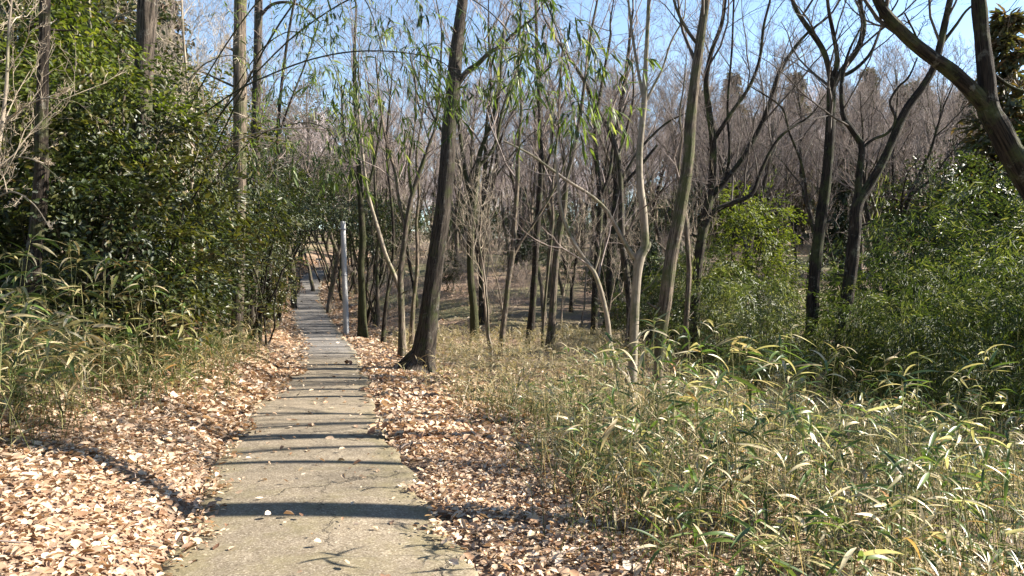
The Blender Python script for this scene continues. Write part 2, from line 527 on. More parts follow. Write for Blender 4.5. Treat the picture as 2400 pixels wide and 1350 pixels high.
def metal_material(name, col, rough=.5):
    m, nt, bs, N, L = new_mat(name)
    geo = N.new('ShaderNodeNewGeometry')
    c = mixc(N, L, noise(N, L, geo.outputs['Position'], 12, 4), col, tuple(x * .7 for x in col))
    L.new(c, bs.inputs['Base Color']); bs.inputs['Roughness'].default_value = rough
    return m


# ------------------------------------------------------------------ ground
_t = np.linspace(-25, 420, 4451)


def table(ys, vals, sig=2.0):
    v = np.interp(_t, ys, vals)
    k = np.exp(-.5 * (np.arange(-80, 81) * .1 / sig) ** 2); k /= k.sum()
    v = np.convolve(np.pad(v, 80, mode='edge'), k, mode='valid')
    return lambda y: np.interp(y, _t, v)


path_x = table([-25, 0, 4.2, 8.9, 15.5, 21, 28, 44, 55, 65, 75, 90, 140], [7.5, .17, -1.12, -2.48, -3.95, -5.35, -7.4, -12.4, -14.95, -16.2, -15.6, -12, 0], 1.2)
path_z = table([-25, 0, 4.2, 8.9, 15.5, 22, 28, 36, 44, 55, 65, 75, 420], [.4, 0, -.12, -.25, -.46, -.63, -.66, -.36, .1, 1.28, 2.3, 2.75, 3.0], 1.5)
right_z = table([-25, 0, 5, 10, 16, 25, 35, 50, 58, 70, 420], [.1, -.2, -.42, -.5, -.58, -.6, .6, 2.7, 3.05, 3.4, 3.5], 2.0)
hill_z = table([-25, 58, 80, 100, 130, 160, 220, 420], [0, 0, 3.2, 9, 19, 28, 31, 31], 5)
HALF = .89


def sstep(x, a, b):
    t = np.clip((x - a) / (b - a), 0, 1)
    return t * t * (3 - 2 * t)


def gz(X, Y):
    X = np.asarray(X, float); Y = np.asarray(Y, float)
    u = X - path_x(Y)
    zp = path_z(Y)
    ur = np.clip(u - HALF, 0, None); ul = np.clip(-u - HALF, 0, None)
    zr = right_z(Y) - .13 * np.clip(X - 2, 0, 11) * (1 - sstep(Y, 24, 42))
    w = sstep(ur, 0, 6.5)
    z = np.where(u > 0, (zp - .05 * np.clip(ur, 0, 3)) * (1 - w) + zr * w, zp + .46 * (1 - np.exp(-ul / .85)) + .09 * np.clip(ul, 0, 25))
    z = z - .45 * np.exp(-((Y - 26.5) / 1.4) ** 2) * np.exp(-((X - .6) / 3.2) ** 2)
    az = X / np.maximum(np.abs(Y), 1)
    A = .2 + .8 * sstep(az, .0, .42)
    z = z + hill_z(Y) * A
    off = np.clip(np.abs(u) - HALF - .2, 0, 1)
    z = z + off * (.05 * np.sin(X * 1.7 + np.sin(Y * .9) * 1.3) * np.sin(Y * 1.3 + .6) + .03 * np.sin(X * 4.1 + Y * 2.7))
    z = z - .06 * (1 - sstep(np.abs(u), HALF - .1, HALF + .25))
    return z


def gz1(x, y):
    return float(gz(np.array([x]), np.array([y]))[0])


def lines(spec):
    out = []
    for a, b, s in spec: out.append(np.arange(a, b, s))
    return np.concatenate(out + [[spec[-1][1]]])


xs = lines([(-420, -60, 12), (-60, -20, 1.5), (-20, -8, .5), (-8, 3, .25), (3, 14, .5), (14, 40, 1.3), (40, 420, 12)])
ys = lines([(-25, 0, 1), (0, 20, .25), (20, 80, .6), (80, 200, 4), (200, 420, 14)])
GX, GY = np.meshgrid(xs, ys, indexing='ij')
GZ = gz(GX, GY)
nx, ny = GX.shape
ii, jj = np.meshgrid(np.arange(nx - 1), np.arange(ny - 1), indexing='ij')
b0 = (ii * ny + jj).ravel()
gu = np.abs(GX - path_x(GY))
me = make_mesh('ground', np.stack([GX, GY, GZ], -1), np.stack([b0, b0 + ny, b0 + ny + 1, b0 + 1], -1), tint=sstep(gu, 1.6, 3.2).ravel())
ground = link('ground', me, ground_material())
tag(ground, 'leaf strewn woodland floor dipping away from the path and rising to the far hill', None, None, 'structure')

# the asphalt path: a slab with a rounded broken edge
py_ = np.concatenate([np.arange(-6, 30, .2), np.arange(30, 90, .5)])
uu = np.array([-1.0, -1.0, -.985, -.9, -.7, -.45, -.2, 0, .2, .45, .7, .9, .985, 1.0, 1.0])
PX = np.zeros((len(py_), len(uu))); PZ = np.zeros_like(PX)
for k, y in enumerate(py_):
    jl = rng.normal(0, .014) + .03 * math.sin(y * 3.1) + .025 * math.sin(y * 7.3 + 1)
    jr = rng.normal(0, .014) + .03 * math.sin(y * 2.7 + 2) + .025 * math.sin(y * 6.1)
    hw = np.where(uu < 0, HALF + jl, HALF + jr)
    PX[k] = path_x(y) + uu * hw
    PZ[k] = path_z(y) + .025 - .02 * uu ** 2
    PZ[k, 0] = PZ[k, -1] = path_z(y) - .12
    PZ[k, 2] += .0; PZ[k, 1] -= .012; PZ[k, -2] -= .012
PY = np.repeat(py_[:, None], len(uu), 1)
n1, n2 = PX.shape
ii, jj = np.meshgrid(np.arange(n1 - 1), np.arange(n2 - 1), indexing='ij')
b0 = (ii * n2 + jj).ravel()
me = make_mesh('path', np.stack([PX, PY, PZ], -1), np.stack([b0, b0 + 1, b0 + n2 + 1, b0 + n2], -1), uv=np.stack([np.repeat(uu[None], n1, 0), PY], -1).reshape(-1, 2))
path = link('path', me, asphalt_material())
tag(path, 'narrow worn asphalt footpath with mossy edges and fine cracks', None, None, 'structure')


# ------------------------------------------------------------------ bare trees
def crown_from(bag, P, R, L, levels, r, fine=1.0, rmin=.003):
    """Add branching generations to a bag, starting from limb polylines P, R."""
    cur = (P, R, L)
    for (n, t0, t1, ang, lr, rr, K, sides, wob, trop) in levels:
        s, d, ln, ra = spawn(*cur, n, t0, t1, ang, .18, lr, rr, up=.12, r=r, rmin=rmin)
        Pn, Rn = grow(s, d, ln, ra, K, wob, trop, .35, r, kink=.16)
        V, q, uv = tubes(Pn, Rn, sides)
        bag.add(V, q, uv=uv)
        cur = (Pn, Rn, ln)
    return cur


def proto_tree(seed, H, r0, lean=.06, limbs=8, fork=False, rmin=.004, dense=1.0, t0=.38, name='tree', spread=.62):
    """(trunk mesh, crown mesh) of a bare deciduous tree standing at the origin."""
    r = np.random.default_rng(seed)
    tr = Bag(); cr = Bag()
    d0 = np.array([[r.normal(0, lean), r.normal(0, lean), 1.0]])
    K = 18
    if fork:
        P0, R0 = grow(np.array([[0, 0, -.3]]), d0, np.array([H * .28]), np.array([r0]), 8, .05, .02, .9, r)
        e = P0[:, -1].repeat(2, 0)
        a = r.uniform(0, 6.28)
        dd = np.array([[math.cos(a) * .3, math.sin(a) * .3, 1], [-math.cos(a) * .3, -math.sin(a) * .3, 1]])
        P, R = grow(e, dd, np.array([H * .62, H * .55]), np.array([r0 * .74, r0 * .62]), K, .075, .03, .16, r, kink=.07)
        R0[:, 0] *= 1.35; R0[:, 1] *= 1.12
        V, q, uv = tubes(P0, R0, 12, .05, seed); tr.add(V, q, uv=uv)
        V, q, uv = tubes(P, R, 10, .05, seed + 1); tr.add(V, q, uv=uv)
        L = np.array([H * .62, H * .55]); nl = max(4, limbs - 2); tt0 = .2
    else:
        P, R = grow(np.array([[0, 0, -.3]]), d0, np.array([H * .88]), np.array([r0]), K, .055, .03, .12, r, kink=.06)
        R[:, 0] *= 1.4; R[:, 1] *= 1.08
        V, q, uv = tubes(P, R, 12, .05, seed); tr.add(V, q, uv=uv)
        L = np.array([H * .88]); nl = limbs; tt0 = t0
    s, d, ln, ra = spawn(P, R, L, nl, tt0, .97, spread, .16, .46, .62, up=.25, r=r)
    Pl, Rl = grow(s, d, ln, ra, 12, .1, .06, .2, r, kink=.16)
    V, q, uv = tubes(Pl, Rl, 7); tr.add(V, q, uv=uv)
    m = dense
    crown_from(cr, Pl, Rl, ln, [(int(7 * m), .15, 1, .62, .55, .6, 7, 5, .12, .07), (int(6 * m), .15, 1, .55, .55, .6, 5, 4, .13, .06), (int(6 * m), .15, 1, .55, .6, .65, 4, 3, .14, .05)], r, rmin=rmin)
    # some twigs straight off the leaders
    crown_from(cr, P, R, L * .5, [(10, .55, 1, .8, .35, .4, 6, 4, .12, .06), (6, .15, 1, .6, .5, .6, 4, 3, .13, .04), (4, .2, 1, .6, .5, .6, 3, 3, .13, .04)], r, rmin=rmin)
    return tr.mesh(name + '_trunk'), cr.mesh(name + '_crown')


def catmull(P, K):
    P = np.asarray(P, float)
    n = len(P)
    if n == 2: 
        t = np.linspace(0, 1, K)[:, None]; return P[0] * (1 - t) + P[1] * t
    Q = np.vstack([2 * P[0] - P[1], P, 2 * P[-1] - P[-2]])
    u = np.linspace(0, n - 1 - 1e-6, K); i = u.astype(int); t = (u - i)[:, None]
    p0, p1, p2, p3 = Q[i], Q[i + 1], Q[i + 2], Q[i + 3]
    return .5 * (2 * p1 + (p2 - p0) * t + (2 * p0 - 5 * p1 + 4 * p2 - p3) * t ** 2 + (3 * p1 - p0 - 3 * p2 + p3) * t ** 3)


def traced_tree(name, label, cat, group, d, trunk, limbs=(), mat=None, twig=None, seed=1, extra=2.5, bare_from=.45, twigs=1.0, sides=18, relief=.06, top=None, foot=True, wide=.82, crown_len=1.0, stubs=2):
    """A tree whose trunk and limbs follow measured centre lines: points (px, py, width px[, depth offset])."""
    mat = mat or M_BARK; twig = twig or M_TWIG
    r = np.random.default_rng(seed)
    def conv(pts):
        out, rad = [], []
        for p in pts:
            dd = d + (p[3] if len(p) > 3 else 0)
            out.append(W(p[0], p[1], dd)); rad.append(.5 * wide * p[2] * dd / FPX)
        return np.array(out), np.array(rad)
    P, R = conv(trunk)
    if foot:
        g = gz1(P[0, 0], P[0, 1])
        if P[0, 2] > g - .05:
            base = P[0].copy(); dirn = P[0] - P[1]
            base[:2] += dirn[:2] / max(abs(dirn[2]), .1) * min(P[0, 2] - g, 1.0) * .6
            base[2] = g - .15
            P = np.vstack([base, P]); R = np.concatenate([[R[0] * 1.55], R]); R[1] *= 1.12
    if top:                                   # continue above the picture
        dirn = norm(P[-1] - P[-3]) * .6 + np.array([0, 0, .5])
        Pe, Re = grow(P[-1:], dirn[None], np.array([top]), R[-1:], 7, .08, .05, .2, r, kink=.1)
        P = np.vstack([P, Pe[0, 1:]]); R = np.concatenate([R, Re[0, 1:]])
    org = np.array([P[0, 0], P[0, 1], gz1(P[0, 0], P[0, 1])])
    root = empty(name, org)
    tag(root, label, cat, group)
    def part(nm, P, R, K, sd, rel=relief):
        u0 = np.linspace(0, 1, len(P)); u1 = np.linspace(0, 1, K)
        Pc = catmull(P, K); Rc = np.interp(u1, u0, R)
        V, q, uv = tubes((Pc - org)[None], Rc[None], sd, rel, seed + len(P) * 7)
        b = Bag(); b.add(V, q, uv=uv)
        link(nm, b.mesh(nm), mat, root)
        return Pc, Rc
    sk = []
    Pc, Rc = part('trunk', P, R, max(24, len(P) * 6), sides)
    sk.append((Pc, Rc, bare_from))
    for lb in limbs:
        t = None
        if isinstance(lb, tuple): lb, t = lb
        Pl, Rl = conv(lb)
        if t:
            Pe, Re = grow(Pl[-1:], (norm(Pl[-1] - Pl[-2]) + np.array([0, 0, .4]))[None], np.array([t]), Rl[-1:], 6, .1, .05, .2, r, kink=.12)
            Pl = np.vstack([Pl, Pe[0, 1:]]); Rl = np.concatenate([Rl, Re[0, 1:]])
        Pc, Rc = part('limb', Pl, Rl, max(14, len(Pl) * 4), max(8, sides - 6), relief * .8)
        sk.append((Pc, Rc, .15))
    if stubs:
        Pt, Rt, _ = sk[0]
        for _k in range(stubs):
            f = r.uniform(.12, .6); i0 = int(f * (len(Pt) - 1))
            a = r.uniform(0, 6.28); dr = np.array([math.cos(a), math.sin(a) * .6, r.uniform(.1, .6)])
            l_ = r.uniform(.10, .28)
            q_ = (Pt[i0] - org)[None, :] + norm(dr)[None, :] * np.linspace(0, 1, 4)[:, None] * (Rt[i0] + l_)
            V, q, uv = tubes(q_[None], (Rt[i0] * np.array([.34, .24, .19, .1]))[None], 7)
            b = Bag(); b.add(V, q, uv=uv); link('branch_stub', b.mesh('branch_stub'), mat, root)
    cb = Bag()
    for (Pc, Rc, t0) in sk:
        L = np.array([np.linalg.norm(np.diff(Pc, axis=0), axis=1).sum()])
        n = max(3, int(L[0] * (1 - t0) * extra))
        base = np.array([min(L[0], 4.5) * crown_len])
        s, dr, ln, ra = spawn((Pc - org)[None], Rc[None], base, n, t0, 1, .7, .2, .45, .45, up=.3, r=r, rmin=.008)
        ra = np.minimum(ra, .042)
        Pb, Rb = grow(s, dr, ln, ra, 7, .1, .06, .25, r, kink=.2)
        V, q, uv = tubes(Pb, Rb, 4); cb.add(V, q, uv=uv)
        crown_from(cb, Pb, Rb, ln, [(int(6 * twigs), .15, 1, .65, .5, .55, 5, 3, .13, .05), (int(5 * twigs), .15, 1, .6, .5, .6, 4, 3, .14, .04), (int(3 * twigs), .2, 1, .6, .5, .7, 2, 3, .14, .04)], r, rmin=.0028)
    link('crown', cb.mesh('crown'), twig, root)
    return root


OAKS = 'bare oaks along the right of the path'
# the big leaning oak beside the path
t1 = traced_tree('oak_tree', 'large leaning oak with flared root right beside the path edge', 'tree', None, 16.0,
    [(982, 868, 128), (988, 845, 98), (998, 800, 78), (1004, 750, 70), (1015, 660, 62), (1026, 580, 58), (1040, 480, 56), (1047, 400, 53), (1052, 320, 50), (1056, 260, 47), (1062, 200, 46), (1068, 130, 42), (1076, 60, 38), (1086, -20, 36), (1092, -150, 32), (1080, -300, 26)],
    [([(1070, 200, 22), (1095, 168, 20), (1120, 150, 18), (1145, 125, 15), (1172, 108, 12), (1215, 70, 9), (1250, 42, 7)], 1.5),
     ([(994, 825, 78), (970, 842, 66), (948, 855, 46), (922, 868, 24)]),
     ([(1002, 840, 44), (1012, 858, 30), (1018, 870, 14)])],
    M_BARK, seed=3, wide=.66, sides=26, relief=.05, top=3.5, bare_from=.66, extra=2.0)

# the pale smooth tree with the long low limb
t2 = traced_tree('pale_tree', 'smooth pale barked tree with a knot and long low limb reaching left', 'tree', None, 13.0,
    [(1480, 900, 34), (1483, 850, 29), (1486, 780, 28), (1489, 710, 27), (1493, 650, 27), (1499, 605, 34), (1511, 580, 27), (1511, 540, 24), (1507, 490, 24), (1500, 430, 22), (1499, 360, 20), (1505, 290, 19), (1510, 235, 18), (1513, 160, 15), (1517, 80, 13), (1521, 0, 12), (1526, -120, 9)],
    [([(1497, 612, 17), (1478, 592, 16), (1455, 552, 14), (1433, 512, 12), (1412, 482, 11), (1380, 455, 10), (1335, 427, 9), (1290, 395, 8), (1240, 360, 7), (1180, 330, 5)]),
     ([(1509, 235, 12), (1500, 190, 10), (1488, 120, 9), (1478, 50, 8), (1470, -20, 7)], 1.0),
     ([(1511, 245, 8), (1530, 205, 8), (1553, 160, 7), (1572, 100, 6), (1600, 48, 5)], 1.0),
     ([(1512, 585, 26), (1520, 574, 18), (1523, 566, 6)])],
    M_BARK_PALE, M_TWIG, seed=5, wide=.74, relief=.02, top=1.5, bare_from=.6, extra=1.3, crown_len=1.3)
t2b = traced_tree('pale_sapling', 'thin crooked sapling leaning left from the foot of the pale tree', 'tree', None, 12.8,
    [(1468, 890, 16), (1447, 862, 16), (1432, 815, 15), (1424, 755, 14), (1413, 700, 14), (1394, 642, 12), (1365, 600, 11), (1332, 545, 10), (1316, 495, 9), (1309, 440, 8), (1303, 380, 6), (1290, 330, 5), (1300, 270, 4)],
    [([(1392, 640, 6), (1404, 600, 5), (1410, 560, 4), (1425, 520, 3)])],
    M_BARK_PALE, M_TWIG, seed=6, relief=.04, bare_from=.35, extra=1.6, sides=10)

t3 = traced_tree('oak_tree', 'straight dark ridged oak just right of the pale smooth tree', 'tree', None, 12.2,
    [(1535, 935, 40), (1540, 890, 35), (1548, 800, 37), (1560, 700, 40), (1572, 610, 41), (1586, 530, 41), (1602, 450, 40), (1612, 380, 37), (1618, 300, 34), (1627, 200, 31), (1640, 100, 29), (1655, 0, 26), (1668, -120, 22)],
    [([(1640, 110, 12), (1610, 70, 10), (1585, 20, 8), (1570, -40, 6)], 1.0)],
    M_BARK_GREY, M_TWIG_DARK, seed=8, wide=.72, relief=.07, top=3, bare_from=.5, extra=1.3, crown_len=1.4)

t4 = traced_tree('oak_tree', 'dark oak with low limb stretching right over the bright cypress', 'tree', None, 18.0,
    [(1625, 760, 34), (1632, 650, 31), (1645, 560, 30), (1655, 500, 29), (1667, 440, 26), (1672, 350, 22), (1662, 260, 20), (1655, 190, 17), (1668, 120, 14), (1690, 60, 12), (1700, 0, 10)],
    [([(1648, 520, 20), (1680, 490, 18), (1720, 475, 16), (1762, 455, 14), (1782, 405, 12), (1808, 350, 10), (1840, 310, 8), (1900, 270, 6), (1935, 220, 4)]),
     ([(1662, 470, 22), (1700, 425, 20), (1745, 365, 18), (1785, 290, 16), (1805, 240, 15), (1822, 180, 13), (1850, 130, 12), (1890, 80, 9), (1940, 40, 7)], 1.5),
     ([(1672, 330, 14), (1710, 270, 13), (1755, 205, 12), (1780, 140, 10), (1790, 60, 9), (1805, 0, 7)], 1.5),
     ([(1700, 425, 10), (1710, 350, 9), (1705, 250, 8), (1715, 120, 7), (1720, 0, 6)], 1.0)],
    M_BARK_DARK, M_TWIG_DARK, seed=9, wide=.72, bare_from=.45, top=2.0, extra=1.9, crown_len=1.6)

t5 = traced_tree('oak_tree', 'tall dark oak forking into three high limbs, left of a twisted pair', 'tree', None, 15.5,
    [(1893, 930, 46), (1896, 860, 42), (1900, 780, 39), (1906, 690, 38), (1912, 610, 37), (1924, 510, 36), (1938, 410, 33), (1945, 320, 31), (1948, 230, 30), (1950, 190, 28)],
    [([(1950, 195, 20), (1936, 135, 19), (1918, 98, 18), (1885, 52, 16), (1862, 12, 14), (1845, -50, 12)], 2.0),
     ([(1950, 195, 18), (1962, 140, 15), (1953, 80, 13), (1942, 20, 12), (1935, -60, 10)], 2.0),
     ([(1952, 195, 22), (1985, 150, 20), (2012, 110, 19), (2024, 60, 18), (2016, 10, 16), (2012, -60, 13)], 2.0),
     ([(1958, 185, 13), (2000, 165, 12), (2040, 125, 10), (2068, 60, 8), (2100, 10, 6)], 1.0),
     ([(1906, 545, 11), (1893, 480, 9), (1880, 390, 8), (1850, 310, 7), (1830, 250, 6), (1755, 200, 4)])],
    M_BARK_DARK, M_TWIG_DARK, seed=12, wide=.69, bare_from=.75, extra=1.7, crown_len=1.5)

t6 = traced_tree('oak_tree', 'crooked dark oak splitting into a kinked stem and a slanting stem', 'tree', None, 15.0,
    [(1950, 930, 48), (1958, 850, 44), (1972, 770, 43), (1986, 690, 44), (1997, 610, 44), (2004, 540, 42), (2010, 480, 40), (2040, 432, 32), (2074, 370, 31), (2100, 310, 30), (2125, 255, 28), (2165, 200, 26), (2190, 155, 25), (2205, 100, 24), (2216, 50, 22), (2232, -20, 19)],
    [([(2008, 490, 26), (2014, 400, 23), (2020, 345, 22), (1998, 305, 20), (1978, 275, 18), (1972, 220, 15), (1975, 180, 13), (1990, 120, 9), (2020, 60, 6)], .8),
     ([(2022, 345, 11), (2048, 326, 10), (2080, 312, 10), (2099, 280, 10), (2086, 240, 9), (2105, 205, 8), (2130, 180, 7), (2150, 135, 5)]),
     ([(2205, 105, 14), (2240, 60, 11), (2270, 20, 8), (2320, -10, 6)], 1.0)],
    M_BARK_DARK, M_TWIG_DARK, seed=13, wide=.65, bare_from=.6, top=2.0, extra=1.6, crown_len=1.5)

t7 = traced_tree('oak_tree', 'thick dark oak at the edge of the picture with a heavy limb arching left', 'tree', None, 9.2,
    [(2600, 900, 96), (2560, 720, 92), (2490, 560, 90), (2420, 440, 86), (2378, 375, 76), (2345, 310, 72), (2318, 255, 70), (2312, 190, 52), (2304, 110, 46), (2298, 40, 45), (2292, -60, 42), (2300, -220, 34)],
    [([(2322, 262, 56), (2275, 210, 52), (2225, 163, 48), (2180, 132, 44), (2140, 100, 42), (2100, 60, 38), (2068, 20, 35), (2040, -40, 31), (2000, -120, 24)], 2.0),
     ([(2310, 150, 12), (2338, 182, 12), (2380, 208, 11), (2440, 225, 10)]),
     ([(2180, 135, 9), (2155, 112, 8), (2145, 80, 7), (2120, 30, 5)])],
    M_BARK_DARK, M_TWIG_DARK, seed=14, wide=.68, bare_from=.75, top=2.5, extra=1.2, sides=24)

# middle distance, between the oak and the pale tree
MID = 'bare trunks standing in the hollow beyond the grass'
mids = [
    ('oak_tree', 'mossy forked trunk in the hollow, first right of the leaning oak', 25, [(1112, 790, 26), (1110, 720, 22), (1102, 640, 20), (1103, 560, 20), (1110, 480, 21), (1118, 420, 17), (1125, 360, 14), (1150, 290, 11), (1170, 200, 9), (1178, 90, 7)],
        [[(1108, 475, 14), (1092, 410, 12), (1080, 330, 10), (1075, 250, 9), (1080, 150, 7), (1090, 50, 5)], [(1122, 390, 10), (1160, 340, 9), (1180, 250, 7), (1215, 150, 6), (1230, 50, 4)]], M_BARK_MOSS),
    ('oak_tree', 'slim dark trunk close behind the mossy forked trunk', 28, [(1128, 765, 17), (1128, 680, 15), (1128, 600, 15), (1131, 500, 14), (1137, 400, 12), (1140, 300, 10), (1150, 200, 8), (1145, 80, 6)],
        [[(1133, 470, 8), (1148, 400, 7), (1165, 320, 6), (1190, 250, 4)]], M_BARK_DARK),
    ('oak_tree', 'slender sunlit trunk with a side limb curving up to the right', 19, [(1176, 815, 18), (1180, 760, 16), (1186, 710, 15), (1193, 650, 15), (1202, 590, 15), (1206, 520, 13), (1212, 440, 12), (1215, 350, 10), (1222, 250, 9), (1215, 150, 8), (1220, 50, 6)],
        [[(1203, 600, 9), (1222, 565, 9), (1250, 525, 8), (1272, 490, 7), (1290, 460, 6), (1310, 420, 5), (1330, 360, 4)], [(1190, 680, 8), (1192, 600, 8), (1180, 520, 7), (1176, 450, 6)]], M_BARK_GREY),
    ('oak_tree', 'straight near black trunk in the middle of the hollow', 23, [(1243, 785, 22), (1248, 720, 19), (1253, 640, 18), (1257, 560, 19), (1263, 480, 17), (1268, 400, 14), (1266, 300, 12), (1262, 200, 10), (1258, 100, 9), (1255, -20, 7)],
        [[(1266, 420, 8), (1290, 360, 7), (1300, 290, 6), (1330, 220, 5)]], M_BARK_DARK),
    ('oak_tree', 'grey trunk leaning slightly right, between black trunk and pale sapling', 20.5, [(1288, 820, 26), (1293, 760, 21), (1297, 700, 20), (1301, 630, 20), (1309, 560, 20), (1321, 490, 17), (1328, 420, 15), (1345, 350, 13), (1360, 270, 11), (1372, 180, 9), (1385, 80, 7), (1400, 0, 6)],
        [[(1325, 450, 10), (1322, 380, 9), (1310, 300, 8), (1312, 200, 7), (1320, 100, 5)]], M_BARK_GREY),
    ('oak_tree', 'very thin curved trunk just left of the grey leaning trunk', 22, [(1273, 770, 9), (1278, 700, 8), (1288, 600, 8), (1296, 520, 7), (1294, 460, 7), (1300, 380, 6), (1310, 280, 5)], [], M_BARK_GREY),
    ('oak_tree', 'dark trunk seen through the gap behind the thin crooked sapling', 27, [(1390, 815, 22), (1393, 740, 19), (1397, 650, 19), (1402, 560, 18), (1407, 480, 16), (1400, 400, 13), (1395, 300, 11), (1410, 200, 9), (1430, 90, 7)],
        [[(1405, 470, 10), (1430, 400, 9), (1440, 320, 7), (1470, 240, 5)]], M_BARK_DARK),
    ('oak_tree', 'stout dark trunk hidden partly behind the pale tree', 28, [(1424, 790, 30), (1428, 700, 27), (1434, 600, 26), (1439, 520, 24), (1445, 440, 20), (1440, 350, 16), (1455, 250, 13), (1470, 150, 10), (1480, 50, 7)],
        [[(1440, 480, 13), (1465, 430, 11), (1500, 390, 9), (1540, 340, 7)]], M_BARK_DARK),
    ('oak_tree', 'bent oak whose upper stem slants far to the left across the twigs', 21, [(1478, 780, 22), (1474, 700, 20), (1466, 630, 20), (1458, 560, 20), (1455, 480, 18), (1452, 400, 17), (1445, 355, 15), (1420, 290, 14), (1393, 245, 12), (1375, 200, 11), (1345, 150, 9), (1310, 100, 7), (1275, 40, 5)],
        [[(1448, 370, 9), (1470, 300, 8), (1485, 220, 7), (1480, 130, 5)], [(1457, 420, 9), (1500, 350, 8), (1560, 290, 6), (1620, 260, 4)]], M_BARK),
    ('oak_tree', 'slim trunk between the dark ridged oak and the green cypress', 16.5, [(1612, 860, 18), (1608, 780, 16), (1612, 700, 15), (1615, 640, 15), (1612, 580, 15), (1608, 520, 13), (1600, 470, 11), (1590, 400, 9), (1598, 320, 7)], [], M_BARK_GREY),
    ('oak_tree', 'ivy dark trunk right behind the concrete pole', 26, [(849, 760, 24), (848, 690, 20), (846, 620, 19), (850, 560, 19), (846, 490, 17), (842, 420, 15), (838, 340, 12), (832, 240, 10), (830, 120, 8), (835, 20, 6)],
        [[(846, 470, 9), (868, 420, 8), (885, 340, 7), (900, 240, 5)], [(842, 430, 9), (820, 380, 8), (805, 300, 7), (800, 200, 5)]], M_BARK_MOSS),
    ('oak_tree', 'tall crooked trunk left of the leaning oak with a pale limb on it', 19, [(942, 822, 22), (941, 770, 18), (940, 700, 18), (939, 640, 17), (946, 580, 16), (955, 510, 15), (968, 450, 14), (985, 400, 12), (1002, 350, 10), (1022, 290, 8), (1030, 200, 7), (1035, 90, 5)],
        [[(950, 540, 10), (935, 470, 9), (925, 400, 8), (905, 330, 7), (890, 240, 6), (880, 130, 4)], [(965, 460, 8), (958, 390, 7), (970, 310, 6), (975, 220, 5), (960, 120, 4)]], M_BARK_GREY),
    ('pale_tree', 'leaning whitish trunk crossing to the foot of the crooked trunk', 19.4, [(944, 760, 12), (941, 700, 13), (928, 655, 13), (905, 600, 12), (888, 545, 11), (872, 490, 10), (860, 440, 9), (852, 380, 8), (845, 300, 6), (836, 220, 5)], [], M_BARK_PALE),
    ('oak_tree', 'thin brown trunk beside the foot of the leaning oak', 22, [(966, 760, 13), (970, 700, 11), (977, 640, 11), (978, 580, 10), (976, 520, 9), (982, 450, 8), (976, 370, 7), (988, 280, 5), (1000, 180, 4)], [], M_BARK_GREY),
    ('oak_tree', 'thin dark trunk leaning between pole and crooked trunk', 24, [(902, 740, 11), (908, 690, 10), (916, 640, 9), (922, 580, 9), (920, 500, 8), (912, 420, 7), (906, 330, 6), (915, 220, 5)], [], M_BARK_DARK),
    ('oak_tree', 'thin trunk rising at the far left end of the grassy glade', 30, [(885, 690, 9), (884, 620, 9), (888, 540, 8), (880, 460, 8), (876, 360, 7), (868, 260, 5)], [], M_BARK_GREY),
]
for k, (nm, lab, d, tr, lb, mt) in enumerate(mids):
    traced_tree(nm, lab, 'tree', MID, d, tr, lb, mt, M_TWIG, seed=30 + k, bare_from=.4, extra=1.45, sides=12, top=2.0, crown_len=1.9, twigs=1.0)

# left of the path
LEFT = 'trunks among the evergreens left of the path'
lefts = [
    ('oak_tree', 'thick brown trunk rising out of the glossy evergreens, highest on the bank', 11.5, [(318, 760, 56), (322, 650, 53), (326, 500, 52), (330, 350, 50), (335, 220, 50), (339, 140, 51), (343, 60, 52), (346, -20, 50), (350, -150, 45)], [], M_BARK),
    ('oak_tree', 'ridged grey trunk at the leafy verge, nearer of a close pair', 16.2, [(553, 820, 38), (555, 770, 33), (558, 680, 33), (560, 560, 34), (561, 440, 36), (562, 340, 36), (562, 200, 36), (562, 100, 35), (563, 0, 34), (566, -120, 30)],
        [[(563, 210, 7), (520, 190, 6), (470, 168, 5), (400, 150, 4), (340, 150, 3)]], M_BARK_GREY),
    ('oak_tree', 'darker trunk just behind the ridged grey trunk by the path', 20, [(592, 745, 30), (593, 690, 27), (596, 600, 26), (598, 450, 26), (600, 300, 25), (603, 180, 24), (605, 80, 23), (606, 0, 22), (608, -80, 19)],
        [[(608, 40, 10), (635, 12, 9), (670, 5, 8), (705, 14, 7), (740, 40, 5)]], M_BARK),
    ('oak_tree', 'slim dark stem third from the verge in the left thicket', 23, [(628, 745, 15), (630, 680, 14), (634, 600, 13), (640, 500, 12), (648, 380, 11), (655, 250, 9), (670, 120, 8), (690, 0, 6)],
        [[(650, 330, 7), (680, 240, 6), (715, 150, 5), (745, 60, 4)]], M_BARK_DARK),
    ('oak_tree', 'short shaded trunk deep among the dwarf bamboo on the left', 8.5, [(70, 680, 48), (80, 600, 42), (88, 520, 40), (96, 430, 38), (98, 300, 34), (100, 180, 30), (105, 60, 28), (108, -60, 25)], [], M_BARK_DARK),
    ('pale_tree', 'thin pale stem climbing through the yellow green leaves', 12.5, [(196, 700, 14), (198, 560, 13), (200, 430, 12), (203, 340, 12), (208, 230, 11), (214, 130, 10), (212, 60, 9), (205, -30, 7)],
        [[(210, 60, 7), (250, 58, 6), (275, 40, 5), (310, 25, 4)]], M_BARK_PALE),
    ('pale_tree', 'pale mottled stem left of the thin pale stem', 13.5, [(150, 720, 20), (152, 560, 18), (150, 400, 17), (158, 280, 16), (166, 180, 14), (176, 90, 13), (186, 0, 11), (195, -80, 9)], [], M_BARK_PALE),
]
for k, (nm, lab, d, tr, lb, mt) in enumerate(lefts):
    traced_tree(nm, lab, 'tree', LEFT, d, tr, lb, mt, M_TWIG_PALE if k in (0, 5, 6) else M_TWIG, seed=60 + k, bare_from=.7, extra=1.4, sides=16, top=3.0)

